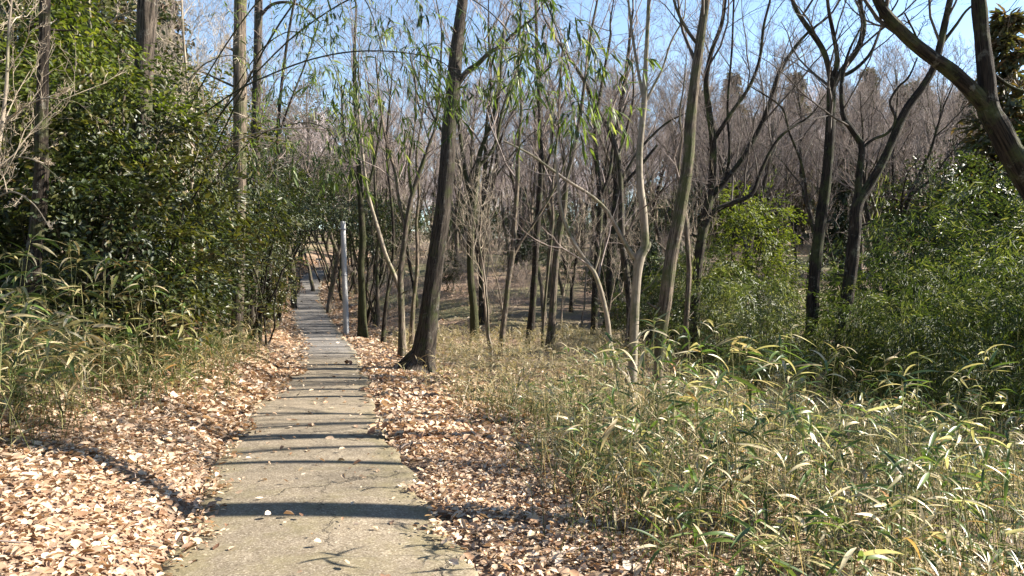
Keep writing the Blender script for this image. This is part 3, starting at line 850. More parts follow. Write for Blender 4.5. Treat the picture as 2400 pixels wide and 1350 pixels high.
# prototypes for the woodland behind
protos = []
for k in range(5):
    protos.append(proto_tree(100 + k, [12, 13.5, 11, 14, 12.5, 10.5][k], [.13, .15, .11, .16, .13, .10][k], fork=k % 2 == 1, rmin=.0045, name='bare_tree', limbs=9, t0=.34))
far_protos = []
sap_protos = [proto_tree(190 + k, 6.5, .042, lean=.14, limbs=7, rmin=.0035, dense=.5, t0=.3, name='sapling') for k in range(2)]
M_BARK_SAP = bark_mat('sapling_bark', (.14, .115, .095), (.30, .25, .205), moss=.1, scale=.6, bstr=.4)
for k in range(3):
    tm, cm = proto_tree(200 + k, [11, 12.5, 10, 13][k], [.15, .17, .13, .17][k], fork=k % 2 == 0, rmin=.012, dense=1.0, name='far_tree', limbs=10, t0=.3)
    far_protos.append((tm, cm))


def place_bare(pk, x, y, rz, sc, label, group, mats=(M_BARK_DARK, M_TWIG), name='bare_tree'):
    root = empty(name, (x, y, gz1(x, y)), rz, sc)
    tag(root, label, 'tree', group)
    tm, cm = pk
    link('trunk', tm, mats[0], root)
    link('crown', cm, mats[1], root)
    return root


def scatter(n, fx, fy, mind, r, ok=None, tries=8000):
    pts = []
    for _ in range(tries):
        if len(pts) >= n: break
        y = fy(r); x = fx(r, y)
        if ok and not ok(x, y): continue
        if all((x - a) ** 2 + (y - b) ** 2 > mind * mind for a, b in pts):
            pts.append((x, y))
    return pts


rs = np.random.default_rng(77)
clear = lambda x, y: abs(x - float(path_x(y))) > 2.6
pts = scatter(105, lambda r, y: r.uniform(-.27, .62) * y, lambda r: r.uniform(28, 62), 1.7, rs, clear)
anchors = [(600, 'the close pair of trunks'), (812, 'the concrete pole'), (1010, 'the leaning oak'), (1105, 'the mossy forked trunk'), (1253, 'the black trunk'), (1490, 'the pale tree'), (1570, 'the ridged oak'), (1775, 'the cypress'), (1910, 'the dark oak'), (2000, 'the crooked oak'), (2330, 'the arching limb')]
ORD = ['nearest', 'second nearest', 'third nearest', 'fourth nearest', 'fifth nearest', 'sixth nearest', 'seventh nearest', 'eighth nearest', 'ninth nearest', 'tenth nearest'] + [w + ' nearest' for w in ('eleventh', 'twelfth', 'thirteenth', 'fourteenth', 'fifteenth', 'sixteenth', 'seventeenth', 'eighteenth', 'nineteenth', 'twentieth')]
rank = {}
for k, (x, y) in enumerate(sorted(pts, key=lambda p: p[1])):
    px = 1200 + FPX * x / y
    n_ = sum(a < px for a, _ in anchors)
    where = 'left of ' + anchors[0][1] if n_ == 0 else 'right of ' + anchors[-1][1] if n_ == len(anchors) else 'between ' + anchors[n_ - 1][1] + ' and ' + anchors[n_][1]
    q_ = rank.get(where, 0); rank[where] = q_ + 1
    place_bare(protos[k % 5], x, y, rs.uniform(0, 6.28), rs.uniform(.75, 1.05), ORD[min(q_, 19)] + ' bare tree ' + where, 'bare trees beyond the hollow', ((M_BARK_DARK, M_BARK, M_BARK_GREY)[k % 3], M_TWIG))
spts = scatter(10, lambda r, y: r.uniform(-.13, .24) * y, lambda r: r.uniform(16.5, 29), 1.3, rs, clear)
rank = {}
for k, (x, y) in enumerate(sorted(spts, key=lambda p: p[1])):
    px = 1200 + FPX * x / y
    n_ = sum(a < px for a, _ in anchors)
    where = 'left of ' + anchors[0][1] if n_ == 0 else 'right of ' + anchors[-1][1] if n_ == len(anchors) else 'between ' + anchors[n_ - 1][1] + ' and ' + anchors[n_][1]
    q_ = rank.get(where, 0); rank[where] = q_ + 1
    place_bare(sap_protos[k % 2], x, y, rs.uniform(0, 6.28), rs.uniform(.7, 1.05), ORD[min(q_, 19)] + ' slender pale sapling ' + where, 'slender saplings in the hollow', (M_BARK_SAP, M_TWIG_PALE), name='bare_sapling')
# far hillside
pts = scatter(165, lambda r, y: r.uniform(-.72, .76) * y, lambda r: 58 + 85 * r.random() ** 1.2, 3.0, rs, clear)
for k, (x, y) in enumerate(pts):
    tm, cm = far_protos[k % 3]
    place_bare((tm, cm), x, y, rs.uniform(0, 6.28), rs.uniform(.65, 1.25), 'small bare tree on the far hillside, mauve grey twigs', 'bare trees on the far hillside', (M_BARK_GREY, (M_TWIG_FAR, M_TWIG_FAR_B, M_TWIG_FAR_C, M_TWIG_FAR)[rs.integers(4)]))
for k, (px, d, sc) in enumerate(((640, 30, .95), (690, 38, 1.05), (735, 47, 1.1), (770, 36, .8), (800, 55, 1.1), (585, 26, .9), (830, 48, 1.0), (520, 24, 1.0))):
    place_bare(protos[k % 5], (px - 1200) / FPX * d, d, rs.uniform(0, 6.28), sc, ['nearest', 'second nearest', 'third nearest', 'fourth nearest', 'fifth nearest', 'sixth nearest', 'seventh nearest', 'eighth nearest'][sorted([30, 38, 47, 36, 55, 26, 48, 24]).index(d)] + ' bare tree of those standing along the climbing path', 'bare trees along the climbing path', (M_BARK_GREY, M_TWIG))
# the farthest wood reads as one mass
wp = scatter(190, lambda r, y: r.uniform(-.8, .85) * y, lambda r: r.uniform(85, 180), 3.2, rs, clear)
wm = bpy.data.meshes.new('woods')
wm.from_pydata([(x, y, gz1(x, y)) for x, y in wp], [], [])
woods = link('woods', wm)
tag(woods, 'distant bare wood on top of the far hill reading as a mauve grey mass', 'woods', None, 'stuff')
src = [o for o in bpy.data.objects if o.name.startswith('bare_tree') and o.get('group') == 'bare trees on the far hillside'][:3]
ng = bpy.data.node_groups.new('wood_scatter', 'GeometryNodeTree')
ng.interface.new_socket('Geometry', in_out='INPUT', socket_type='NodeSocketGeometry')
ng.interface.new_socket('Geometry', in_out='OUTPUT', socket_type='NodeSocketGeometry')
gi, go = ng.nodes.new('NodeGroupInput'), ng.nodes.new('NodeGroupOutput')
g2i = ng.nodes.new('GeometryNodeGeometryToInstance')
for t_ in src:
    jn = ng.nodes.new('GeometryNodeJoinGeometry')
    for c_ in t_.children:
        oi_ = ng.nodes.new('GeometryNodeObjectInfo'); oi_.inputs['Object'].default_value = c_
        ng.links.new(oi_.outputs['Geometry'], jn.inputs[0])
    ng.links.new(jn.outputs[0], g2i.inputs[0])
iop = ng.nodes.new('GeometryNodeInstanceOnPoints')
iop.inputs['Pick Instance'].default_value = True
rv = ng.nodes.new('FunctionNodeRandomValue'); rv.data_type = 'FLOAT_VECTOR'
rv.inputs[0].default_value = (-.04, -.04, 0); rv.inputs[1].default_value = (.04, .04, 6.28)
rf = ng.nodes.new('FunctionNodeRandomValue'); rf.data_type = 'FLOAT'; rf.inputs[2].default_value = .8; rf.inputs[3].default_value = 1.2
ng.links.new(gi.outputs[0], iop.inputs['Points']); ng.links.new(g2i.outputs[0], iop.inputs['Instance'])
ng.links.new(rv.outputs[0], iop.inputs['Rotation']); ng.links.new(rf.outputs[1], iop.inputs['Scale'])
ng.links.new(iop.outputs[0], go.inputs[0])
woods.modifiers.new('wood_scatter', 'NODES').node_group = ng
for px, d, sc, k, lab in ((450, 14.5, .62, 4, 'pale dry twiggy tree right of the thick brown trunk'), (505, 22, .7, 1, 'pale dry twiggy tree behind the ridged grey trunk'), (30, 8.6, .45, 2, 'pale dry twiggy tree nearest the left picture edge')):
    x = (px - 1200) / FPX * d
    place_bare(protos[k], x, d, rs.uniform(0, 6.28), sc, lab, 'pale dry trees on the left bank', (M_BARK_PALE, M_TWIG_PALE))
# the unseen wood right of the camera whose shadows stripe the path
tall_protos = [proto_tree(180 + k, 15.5, [.21, .14, .11][k], lean=.05, rmin=.004, name='bare_tree', limbs=6, t0=.58, dense=.6) for k in range(3)]
side = [(5.7, 5.85, 0), (6.7, 7.3, 2), (7.9, 9.15, 1), (8.1, 9.9, 2), (9.9, 12.4, 1), (13, 11.5, 1), (16.5, 16.8, 0), (22, 22, 1)]
for k, (x, y, q_) in enumerate(side):
    place_bare(tall_protos[q_], x, y, 1.3 * k + .4, 1.25 if k == 0 else 1.0, 'bare oak right of the grassy slope casting its shadow over the path', 'bare oaks beyond the right edge', (M_BARK_DARK, M_TWIG_DARK))


# ------------------------------------------------------------------ evergreens
def leafy(seed, rad, n_clump, per, L, Wd, base_z=.25, shell=.55, flat=.8, spread=.28, clump_flat=.6, stems=7, hang=-.1, stem_r=.03):
    """(stem mesh, foliage mesh): leaf clumps spread through a lumpy ellipsoid rad=(rx,ry,rz) standing on the ground."""
    r = np.random.default_rng(seed)
    rx, ry, rz = rad
    dirs = norm(r.normal(0, 1, (n_clump, 3)))
    lump = 1 + .34 * np.sin(dirs[:, 0] * 4 + seed) * np.cos(dirs[:, 1] * 5 + 2 * seed) + .12 * np.sin(dirs[:, 2] * 9 + seed) + r.normal(0, .11, n_clump)
    rr = (shell + (1 - shell) * r.random(n_clump) ** .6) * lump
    C = dirs * rr[:, None] * np.array([rx, ry, rz])
    C[:, 2] += rz + base_z
    C[:, 2] = np.maximum(C[:, 2], .12)
    n = n_clump * per
    # every clump is a layered spray: leaves set left and right along a drooping shoot and its side shoots
    ax = norm(dirs * np.array([1, 1, .35]) + np.array([0, 0, hang]) + r.normal(0, .45, (n_clump, 3)))
    sn = norm(np.array([0, 0, 1.]) * flat + r.normal(0, .42, (n_clump, 3)))
    sd = norm(np.cross(ax, sn)); sn = np.cross(sd, ax)
    ln = r.uniform(.7, 1.6, n_clump) * spread * 2.6
    ax, sn, sd, lnr = [np.repeat(q, per, 0) for q in (ax, sn, sd, ln)]
    u = r.random(n); sg = r.choice([-1., 1.], n); wv = r.random(n) ** 1.5 * (.15 + .55 * np.sin(np.clip(u, .05, 1) * 2.6))
    pos = np.repeat(C, per, 0) + ax * ((u - .5) * lnr)[:, None] + sd * (sg * wv * lnr * .75)[:, None] + sn * r.normal(0, .055, n)[:, None] * lnr[:, None] - np.array([0, 0, 1.]) * (u * u * lnr * .18)[:, None]
    D = norm(ax * .7 + sd * (sg * r.uniform(.2, 1.1, n))[:, None] + np.array([0, 0, hang]) + r.normal(0, .22, (n, 3)))
    Nn = norm(sn + r.normal(0, .38, (n, 3)))
    t = np.clip(np.repeat(r.uniform(.1, .8, n_clump), per) + r.normal(0, .16, n), 0, .999)
    V, q, t = leaf_cards(pos, D, Nn, L * r.uniform(.7, 1.25, n), Wd * r.uniform(.75, 1.2, n), .18, t, curl=.12)
    fb = Bag(); fb.add(V, q, tint=t)
    sb = Bag()
    m = stems
    tgt = C[r.choice(n_clump, m, replace=False)]
    st = np.stack([r.normal(0, .12 * rx, m), r.normal(0, .12 * ry, m), np.full(m, -.15)], 1)
    K = 8
    tt = np.linspace(0, 1, K)[None, :, None]
    P = st[:, None] * (1 - tt) + tgt[:, None] * tt + np.array([0, 0, 1.]) * (np.sin(tt * PI) * .15 * rz)
    P[:, 1:-1] += r.normal(0, .04 * rz, (m, K - 2, 3))
    R = np.linspace(1, .3, K)[None] * r.uniform(.6, 1.2, (m, 1)) * stem_r
    V, q, uv = tubes(P, R, 6); sb.add(V, q, uv=uv)
    s, d, ln, ra = spawn(P, R, np.full(m, rz * 1.2), 9, .3, 1, .8, .25, .5, .5, r=r)
    Pb, Rb = grow(s, d, ln, ra, 5, .14, .02, .3, r)
    V, q, uv = tubes(Pb, Rb, 3); sb.add(V, q, uv=uv)
    return sb.mesh('stem'), fb.mesh('foliage')


def place_shrub(pk, name, label, cat, group, x, y, rz=0, sc=1.0, mats=(M_BARK_DARK, M_EVERGREEN), z=None, sz=None):
    root = empty(name, (x, y, (gz1(x, y) if z is None else z) - .02), rz, sc)
    if sz: root.scale = (sc, sc, sc * sz)
    tag(root, label, cat, group)
    link('stem', pk[0], mats[0], root)
    f = link('foliage', pk[1], mats[1], root)
    f['kind'] = 'stuff'
    return root


EV = [leafy(300 + k, (1.35, 1.35, 1.55), 150, 48, .085, .042, spread=.2, stems=8) for k in range(3)]
EVT = [leafy(310 + k, (1.9, 1.9, 2.4), 230, 42, .095, .045, base_z=1.1, spread=.26, stems=10, stem_r=.05) for k in range(2)]
LG = 'glossy evergreens massed along the left bank'


def at_px(px, d):
    x = (px - 1200) / FPX * d
    return x, d


ev = [  # pk, px, d, scale, label
    (EV[0], 235, 9.8, 1.0, 'dense glossy evergreen shrub in front of the thick brown trunk'),
    (EV[1], 350, 12.6, 1.0, 'rounded glossy evergreen shrub right of the thick brown trunk'),
    (EV[2], 325, 10.3, 1.1, 'glossy evergreen shrub hiding the foot of the thick brown trunk'),
    (EV[1], 215, 11.2, 1.15, 'glossy evergreen shrub under the yellow green sapling'),
    (EV[2], 90, 11.0, 1.1, 'dark evergreen shrub behind the short shaded trunk'),
    (EV[0], 455, 17.5, 1.05, 'evergreen shrub filling the gap left of the ridged grey trunk'),
    (EV[1], 330, 15.0, 1.2, 'large evergreen shrub behind the thick brown trunk'),
    (EV[0], 445, 15.4, .9, 'evergreen shrub just left of the foot of the ridged grey trunk'),
    (EV[2], 600, 23.0, .95, 'evergreen shrub beside the darker trunk by the path'),
    (EV[2], 560, 25.0, 1.0, 'low evergreen shrub behind the close pair of trunks'),
    (EVT[0], 330, 13.4, .92, 'tall evergreen tree crowding over the left bank'),
    (EVT[0], 60, 15.0, 1.35, 'high olive evergreen filling the top left'),
    (EVT[1], 235, 16.5, 1.2, 'high olive evergreen left of the thick brown trunk'),
    (EVT[1], 150, 15.5, .95, 'tall evergreen tree on the high bank by the pale stems'),
    (EVT[0], 460, 20.0, 1.05, 'tall evergreen tree behind the ridged grey trunk'),
    (EVT[1], 545, 27.0, 1.1, 'broad evergreen tree leaning over the path from the left'),
    (EVT[0], 620, 42.0, 1.3, 'evergreen tree where the path climbs away on its left side'),
    (EVT[1], 590, 34.0, 1.15, 'evergreen tree midway along the left of the path'),
    (EVT[0], 735, 84.0, 2.6, 'dark evergreen closing the far end of the path'),
    (EVT[1], 815, 74.0, 2.0, 'dark evergreen right of the far end of the path'),
    (EVT[1], 650, 66.0, 1.9, 'dark evergreen left of the far end of the path'),
    (EV[1], 866, 56.0, 1.6, 'rounded evergreen behind the trunk next to the pole'),
    (EVT[1], -60, 12.0, 1.2, 'tall evergreen at the left edge of the picture'),
    (EVT[0], -20, 19.0, 1.25, 'highest evergreen behind the left bank'),
]
for pk, px, d, sc, lab in ev:
    x, y = at_px(px, d)
    place_shrub(pk, 'evergreen_tree' if pk in EVT else 'evergreen_shrub', lab, 'tree' if pk in EVT else 'shrub', LG, x, y, rs.uniform(0, 6.28), sc, (M_BARK_DARK, M_EVERGREEN if pk in EV[:2] or pk is EVT[0] else M_EVERGREEN_OLIVE))
for px, d, sc, lab in ((690, 62, 2.5, 'great evergreen rising over the bend of the path'), (600, 52, 2.0, 'great evergreen left of the bend of the path'), (2405, 21, 1.25, 'dark evergreen behind the right edge thickets'), (2260, 28, 1.35, 'dark evergreen over the tall bamboo thicket')):
    x, y = at_px(px, d)
    place_shrub(EVT[px % 2], 'evergreen_tree', lab, 'tree', 'tall dark evergreens', x, y, rs.uniform(0, 6.28), sc)
# yellow-green small-leaved trees high on the left
BR = [leafy(330, (1.3, 1.3, 1.0), 60, 40, .09, .04, base_z=2.6, spread=.28, clump_flat=.3, stems=7)]
for px, d, sc, lab in ((205, 9.8, 1.0, 'yellow green leafy sapling in front of the pale stems'), (40, 10.5, 1.25, 'yellow green leafy sapling at the left edge'), (330, 16.5, 1.45, 'yellow green leafy tree behind the thick brown trunk')):
    x, y = at_px(px, d)
    place_shrub(BR[0], 'leafy_sapling', lab, 'tree', 'yellow green saplings on the left bank', x, y, rs.uniform(0, 6.28), sc, (M_BARK_GREY, M_BRIGHTLEAF))
OH = leafy(318, (2.3, 2.0, 1.15), 150, 46, .10, .047, base_z=3.4, spread=.3, clump_flat=.45, stems=9, stem_r=.05, hang=-.3)
for px, d, sc, lab in ((640, 30, 1.1, 'evergreen with a spreading crown hung out over the path'), (652, 38, 1.45, 'evergreen whose wide crown hides the climb of the path'), (808, 42, 1.3, 'evergreen roofing the path from its right side'), (868, 30.5, .95, 'evergreen with leaves spread behind the pole and the ivy dark trunk'), (628, 48, 1.4, 'evergreen whose crown roofs the path before its far bend'), (770, 52, 1.5, 'evergreen with leaves roofing the last visible stretch of path'), (600, 19, .72, 'thin evergreen spreading above the close pair of trunks')):
    x, y = at_px(px, d)
    place_shrub(OH, 'evergreen_tree', lab, 'tree', 'evergreens roofing over the path', x, y, rs.uniform(0, 6.28), sc)
for k, (x, y) in enumerate(((-9, -3), (-5, -7), (0, -9), (5, -8), (9, -5.5), (-12, -9), (-1, -14), (7, -14), (-8, 1))):  # unseen trees added behind the camera to cut sky fill on facing surfaces
    place_shrub(EVT[k % 2], 'evergreen_tree', 'unseen tall evergreen added behind the viewer to block sky light', 'tree', 'unseen evergreens added behind the viewer', x, y, rs.uniform(0, 6.28), 1.1 if k == 8 else 1.75)
for x, y, sc, lab in ((12.2, 11.6, .95, 'unseen evergreen added for shade beyond the dense right thicket'), (14.8, 15.2, 1.1, 'unseen evergreen added for shade farther up beyond the right thicket'), (18.5, 19.5, 1.2, 'unseen evergreen added for shade farthest beyond the right thicket')):  # out-of-view trees added to throw shade over the right thickets
    place_shrub(EVT[0], 'evergreen_tree', lab, 'tree', 'unseen evergreens added beyond the right edge', x, y, rs.uniform(0, 6.28), sc)

# bushes of bamboo and evergreens on the right
BB = [leafy(340 + k, (1.7, 1.7, 1.7), 150, 60, .15, .024, spread=.3, clump_flat=.3, stems=14, stem_r=.012, hang=-.35) for k in range(3)]
RB = 'green bamboo thickets on the right slope'
rb = [
    (BB[0], 1690, 17.5, .68, 'pale green bamboo thicket under the bright cypress'),
    (BB[1], 1820, 18.5, .72, 'pale green bamboo thicket behind the tall dark oak'),
    (BB[2], 1640, 22.0, .9, 'bamboo thicket behind the slim trunk by the ridged oak'),
    (BB[0], 2090, 17.5, .9, 'broad bamboo thicket right behind the crooked oak'),
    (BB[1], 2240, 16.0, .95, 'dense bamboo thicket in the shade, second from the picture edge'),
    (BB[2], 2390, 13.5, .95, 'dense shaded bamboo thicket at the right edge'),
    (BB[0], 2180, 22.0, 1.45, 'tall bamboo thicket standing above the others on the right'),
    (BB[1], 2030, 23.5, .95, 'bamboo thicket seen between the two dark oaks'),
    (BB[2], 2350, 20.0, 1.35, 'tall bamboo thicket beneath the arching limb'),
    (BB[0], 1790, 14.8, .5, 'low bamboo clump in front of the pale thickets'),
    (BB[1], 2000, 14.0, .6, 'low bamboo clump at the foot of the crooked oak'),
    (BB[2], 2160, 12.8, .65, 'low bamboo clump in front of the shaded thickets'),
    (BB[1], 2480, 17.0, 1.4, 'tall bamboo thicket running out of the picture'),
]
for pk, px, d, sc, lab in rb:
    x, y = at_px(px, d)
    place_shrub(pk, 'bamboo_thicket', lab, 'bamboo', RB, x, y, rs.uniform(0, 6.28), sc, (M_CULM, M_THICKET_PALE if 'pale green' in lab or 'low bamboo clump in front of the pale' in lab else M_THICKET), sz=1.1)


# dark understory and bare brush in the far wood
pts = scatter(60, lambda r, y: r.uniform(-.2, .66) * y, lambda r: r.uniform(60, 100), 3.0, rs, clear)
for k, (x, y) in enumerate(pts):
    place_shrub(EV[k % 3], 'evergreen_shrub', 'low dark evergreen shrub in the wood behind the leafy clearing', 'shrub', 'dark shrubs in the far wood', x, y, rs.uniform(0, 6.28), rs.uniform(1.0, 1.9), (M_BARK_DARK, M_EVERGREEN))


def brush(seed, H, n, rmin=.004):
    r = np.random.default_rng(seed)
    b = Bag()
    st = np.stack([r.normal(0, .12, n), r.normal(0, .12, n), np.full(n, -.1)], 1)
    d = np.stack([r.normal(0, .35, n), r.normal(0, .35, n), np.ones(n)], 1)
    P, R = grow(st, d, H * r.uniform(.6, 1.1, n), np.full(n, .014), 9, .1, .03, .3, r, kink=.15)
    V, q, uv = tubes(P, R, 5); b.add(V, q, uv=uv)
    crown_from(b, P, R, np.full(n, H), [(10, .2, 1, .8, .4, .5, 6, 3, .15, .02), (6, .15, 1, .7, .5, .6, 4, 3, .15, .02), (4, .2, 1, .7, .5, .6, 3, 3, .15, .0)], r, rmin=rmin)
    return b.mesh('bare_shrub')


BRU = [brush(500 + k, [2.0, 2.8, 1.6][k], [7, 6, 9][k]) for k in range(3)]
M_BRUSH = twig_mat('brush_twig', (.19, .155, .13), (.36, .30, .26))
pts = scatter(62, lambda r, y: r.uniform(-.17, .66) * y, lambda r: r.uniform(27, 62), 1.8, rs, lambda x, y: x - float(path_x(y)) > 3.4)
for k, (x, y) in enumerate(pts):
    o = link('bare_shrub', BRU[k % 3], M_BRUSH, None, (x, y, gz1(x, y)))
    o.rotation_euler = (0, 0, rs.uniform(0, 6.28)); q_ = rs.uniform(.7, 1.3); o.scale = (q_, q_, q_)
    tag(o, 'leafless pinkish brown shrub among the trunks beyond the grass', 'shrub', 'leafless shrubs among the trunks')


# -- conifers
def conifer(seed, H, rad, n_br, per, Lf, Wf, droop=.35, bottom=.12):
    r = np.random.default_rng(seed)
    tb, fb = Bag(), Bag()
    P, R = grow(np.array([[0, 0, -.2]]), np.array([[0, 0, 1.]]), np.array([H]), np.array([H * .016]), 14, .015, .02, .1, r)
    V, q, uv = tubes(P, R, 8); tb.add(V, q, uv=uv)
    t = bottom + (1 - bottom) * (np.arange(n_br) + r.random(n_br)) / n_br
    z = t * H
    az = np.arange(n_br) * 2.4 + r.normal(0, .4, n_br)
    ln = rad * (1.05 - t) ** .75 * r.uniform(.65, 1.2, n_br)
    st = np.stack([np.zeros(n_br), np.zeros(n_br), z], 1)
    d = np.stack([np.cos(az), np.sin(az), r.uniform(.0, .45, n_br)], 1)
    Pb, Rb = grow(st, d, ln, np.full(n_br, .018), 6, .07, -.06, .25, r)
    V, q, uv = tubes(Pb, Rb, 3); tb.add(V, q, uv=uv)
    n = n_br * per
    f = r.random((n_br, per)) ** .7 * 4.99
    k0 = f.astype(int); fr = (f - k0)[..., None]
    i = np.arange(n_br)[:, None]
    C = (Pb[i, k0] * (1 - fr) + Pb[i, k0 + 1] * fr).reshape(-1, 3)
    T = norm(Pb[i, k0 + 1] - Pb[i, k0]).reshape(-1, 3)
    sp = np.repeat(ln, per)[:, None] * .12
    C = C + r.normal(0, 1, (n, 3)) * sp
    D = norm(T + r.normal(0, .6, (n, 3)) + np.array([0, 0, -droop]))
    Nn = norm(np.array([0, 0, 1.]) + r.normal(0, .5, (n, 3)))
    tt = np.clip(np.repeat(r.uniform(.1, .8, n_br), per) + r.normal(0, .18, n), 0, .999)
    V, q, tt = leaf_cards(C, D, Nn, Lf * r.uniform(.7, 1.3, n), Wf * r.uniform(.7, 1.2, n), .15, tt, curl=.15)
    fb.add(V, q, tint=tt)
    return tb.mesh('trunk'), fb.mesh('foliage')


CF = [conifer(400, 12, 2.3, 150, 34, .42, .12), conifer(401, 10, 2.0, 130, 34, .40, .12)]
CYB = leafy(372, (1.35, 1.25, 2.55), 190, 60, .105, .034, base_z=.1, spread=.24, clump_flat=.5, stems=8, hang=-.15)
CYP = conifer(402, 5.2, 1.7, 210, 60, .17, .055, droop=.1, bottom=.05)


def place_conifer(pk, name, label, group, x, y, sc, mats, rz=0.):
    root = empty(name, (x, y, gz1(x, y)), rz, sc)
    tag(root, label, 'tree', group)
    link('trunk', pk[0], mats[0], root)
    f = link('foliage', pk[1], mats[1], root); f['kind'] = 'stuff'
    return root


CG = 'conifers scattered through the bare wood'
cf = [
    (0, 1715, 58, 1.15, M_CONIFER, 'brown tinged cedar behind the ridged oak'),
    (1, 1770, 66, 1.1, M_CONIFER, 'brown tinged cedar a little right of the first cedar'),
    (0, 1860, 62, 1.2, M_CONIFER, 'rusty cedar between the twisting oak limbs'),
    (1, 2150, 48, 1.15, M_CONIFER, 'rusty cedar right of the crooked oak'),
    (0, 2110, 60, 1.1, M_CONIFER_DARK, 'dark cedar behind the rusty cedar'),
    (0, 2350, 27, 1.05, M_CONIFER, 'tall dark conifer against the sky at the right edge'),
    (1, 2440, 24, .95, M_CYPRESS, 'green conifer beneath the tall dark conifer'),
    (0, 1085, 90, 1.2, M_CONIFER_DARK, 'small dark conifer seen past the leaning oak'),
    (1, 1040, 95, 1.2, M_CONIFER_DARK, 'small dark conifer left of the leaning oak'),
    (0, 1440, 72, 1.0, M_CONIFER_DARK, 'dark conifer in the wood behind the pale tree'),
    (1, 1970, 40, .85, M_CONIFER_DARK, 'dark conifer in the shade between the two dark oaks'),
    (0, 2260, 42, .85, M_CONIFER_DARK, 'dark conifer above the bamboo thickets'),
    (0, 2030, 70, 1.3, M_CONIFER, 'rusty cedar high between the two dark oaks'),
    (1, 2260, 64, 1.35, M_CONIFER, 'rusty cedar behind the arching limb'),
    (0, 1640, 76, 1.25, M_CONIFER_DARK, 'dark cedar directly behind the ridged oak'),
    (1, 1800, 46, .8, M_CONIFER_DARK, 'dark low cedar above the bright cypress'),
    (1, 60, 22, 1.15, M_CONIFER, 'tall brownish conifer at the top left'),
    (0, 255, 20, .85, M_CONIFER, 'brownish conifer behind the thick brown trunk'),
    (1, 150, 17, .85, M_CONIFER, 'ragged olive conifer above the pale stems'),
    (0, 390, 27, .95, M_CONIFER, 'brownish conifer showing between thick brown trunk and ridged trunk'),
]
for k, px, d, sc, mt, lab in cf:
    x, y = at_px(px, d)
    place_conifer(CF[k], 'conifer_tree', lab, CG, x, y, sc, (M_BARK_DARK, mt), rs.uniform(0, 6.28))
x, y = at_px(1765, 20.5)
place_shrub(CYB, 'cypress_tree', 'bright yellow green cypress under the low oak limb', 'tree', None, x, y, .4, 1.0, (M_BARK_DARK, M_CYPRESS))

for px, d, sc, lab in ((1508, 30, .8, 'dark young conifer between the pale tree and the ridged oak'), (1225, 44, .9, 'dark young conifer by the leafy clearing')):
    x, y = at_px(px, d)
    place_conifer(CYP, 'conifer_tree', lab, 'young conifers in the hollow', x, y, sc, (M_BARK_DARK, M_CONIFER_DARK), rs.uniform(0, 6.28))
for px, d, sc, lab in ((1545, 21, .62, 'dark evergreen shrub behind the foot of the ridged oak'), (1465, 24, .6, 'dark evergreen shrub behind the foot of the pale tree'), (1420, 33, .75, 'dark evergreen shrub behind the stout dark trunk'), (1600, 30, .95, 'dark evergreen shrub at the back left of the bamboo thickets'), (1310, 40, .7, 'dark evergreen shrub on the slope beyond the hollow'), (1050, 36, .6, 'dark evergreen shrub just right of the leaning oak')):
    x, y = at_px(px, d)
    place_shrub(EV[0], 'evergreen_shrub', lab, 'shrub', 'dark shrubs in the hollow', x, y, rs.uniform(0, 6.28), sc)
# withered brown foliage
WB = leafy(350, (.35, .35, .4), 30, 14, .10, .045, spread=.12, stems=5, stem_r=.01, hang=-.7)
x, y = at_px(405, 10.9)
place_shrub(WB, 'withered_shrub', 'withered shrub with hanging brown leaves under the evergreens', 'shrub', None, x, y, .3, .85, (M_TWIG, M_WITHERED), z=gz1(x, y) + .35)
x, y = at_px(697, 46)
place_shrub(WB, 'withered_shrub', 'small heap of red brown dead leaves on the far left verge', 'shrub', None, x, y, 1.3, .9, (M_TWIG, M_WITHERED))

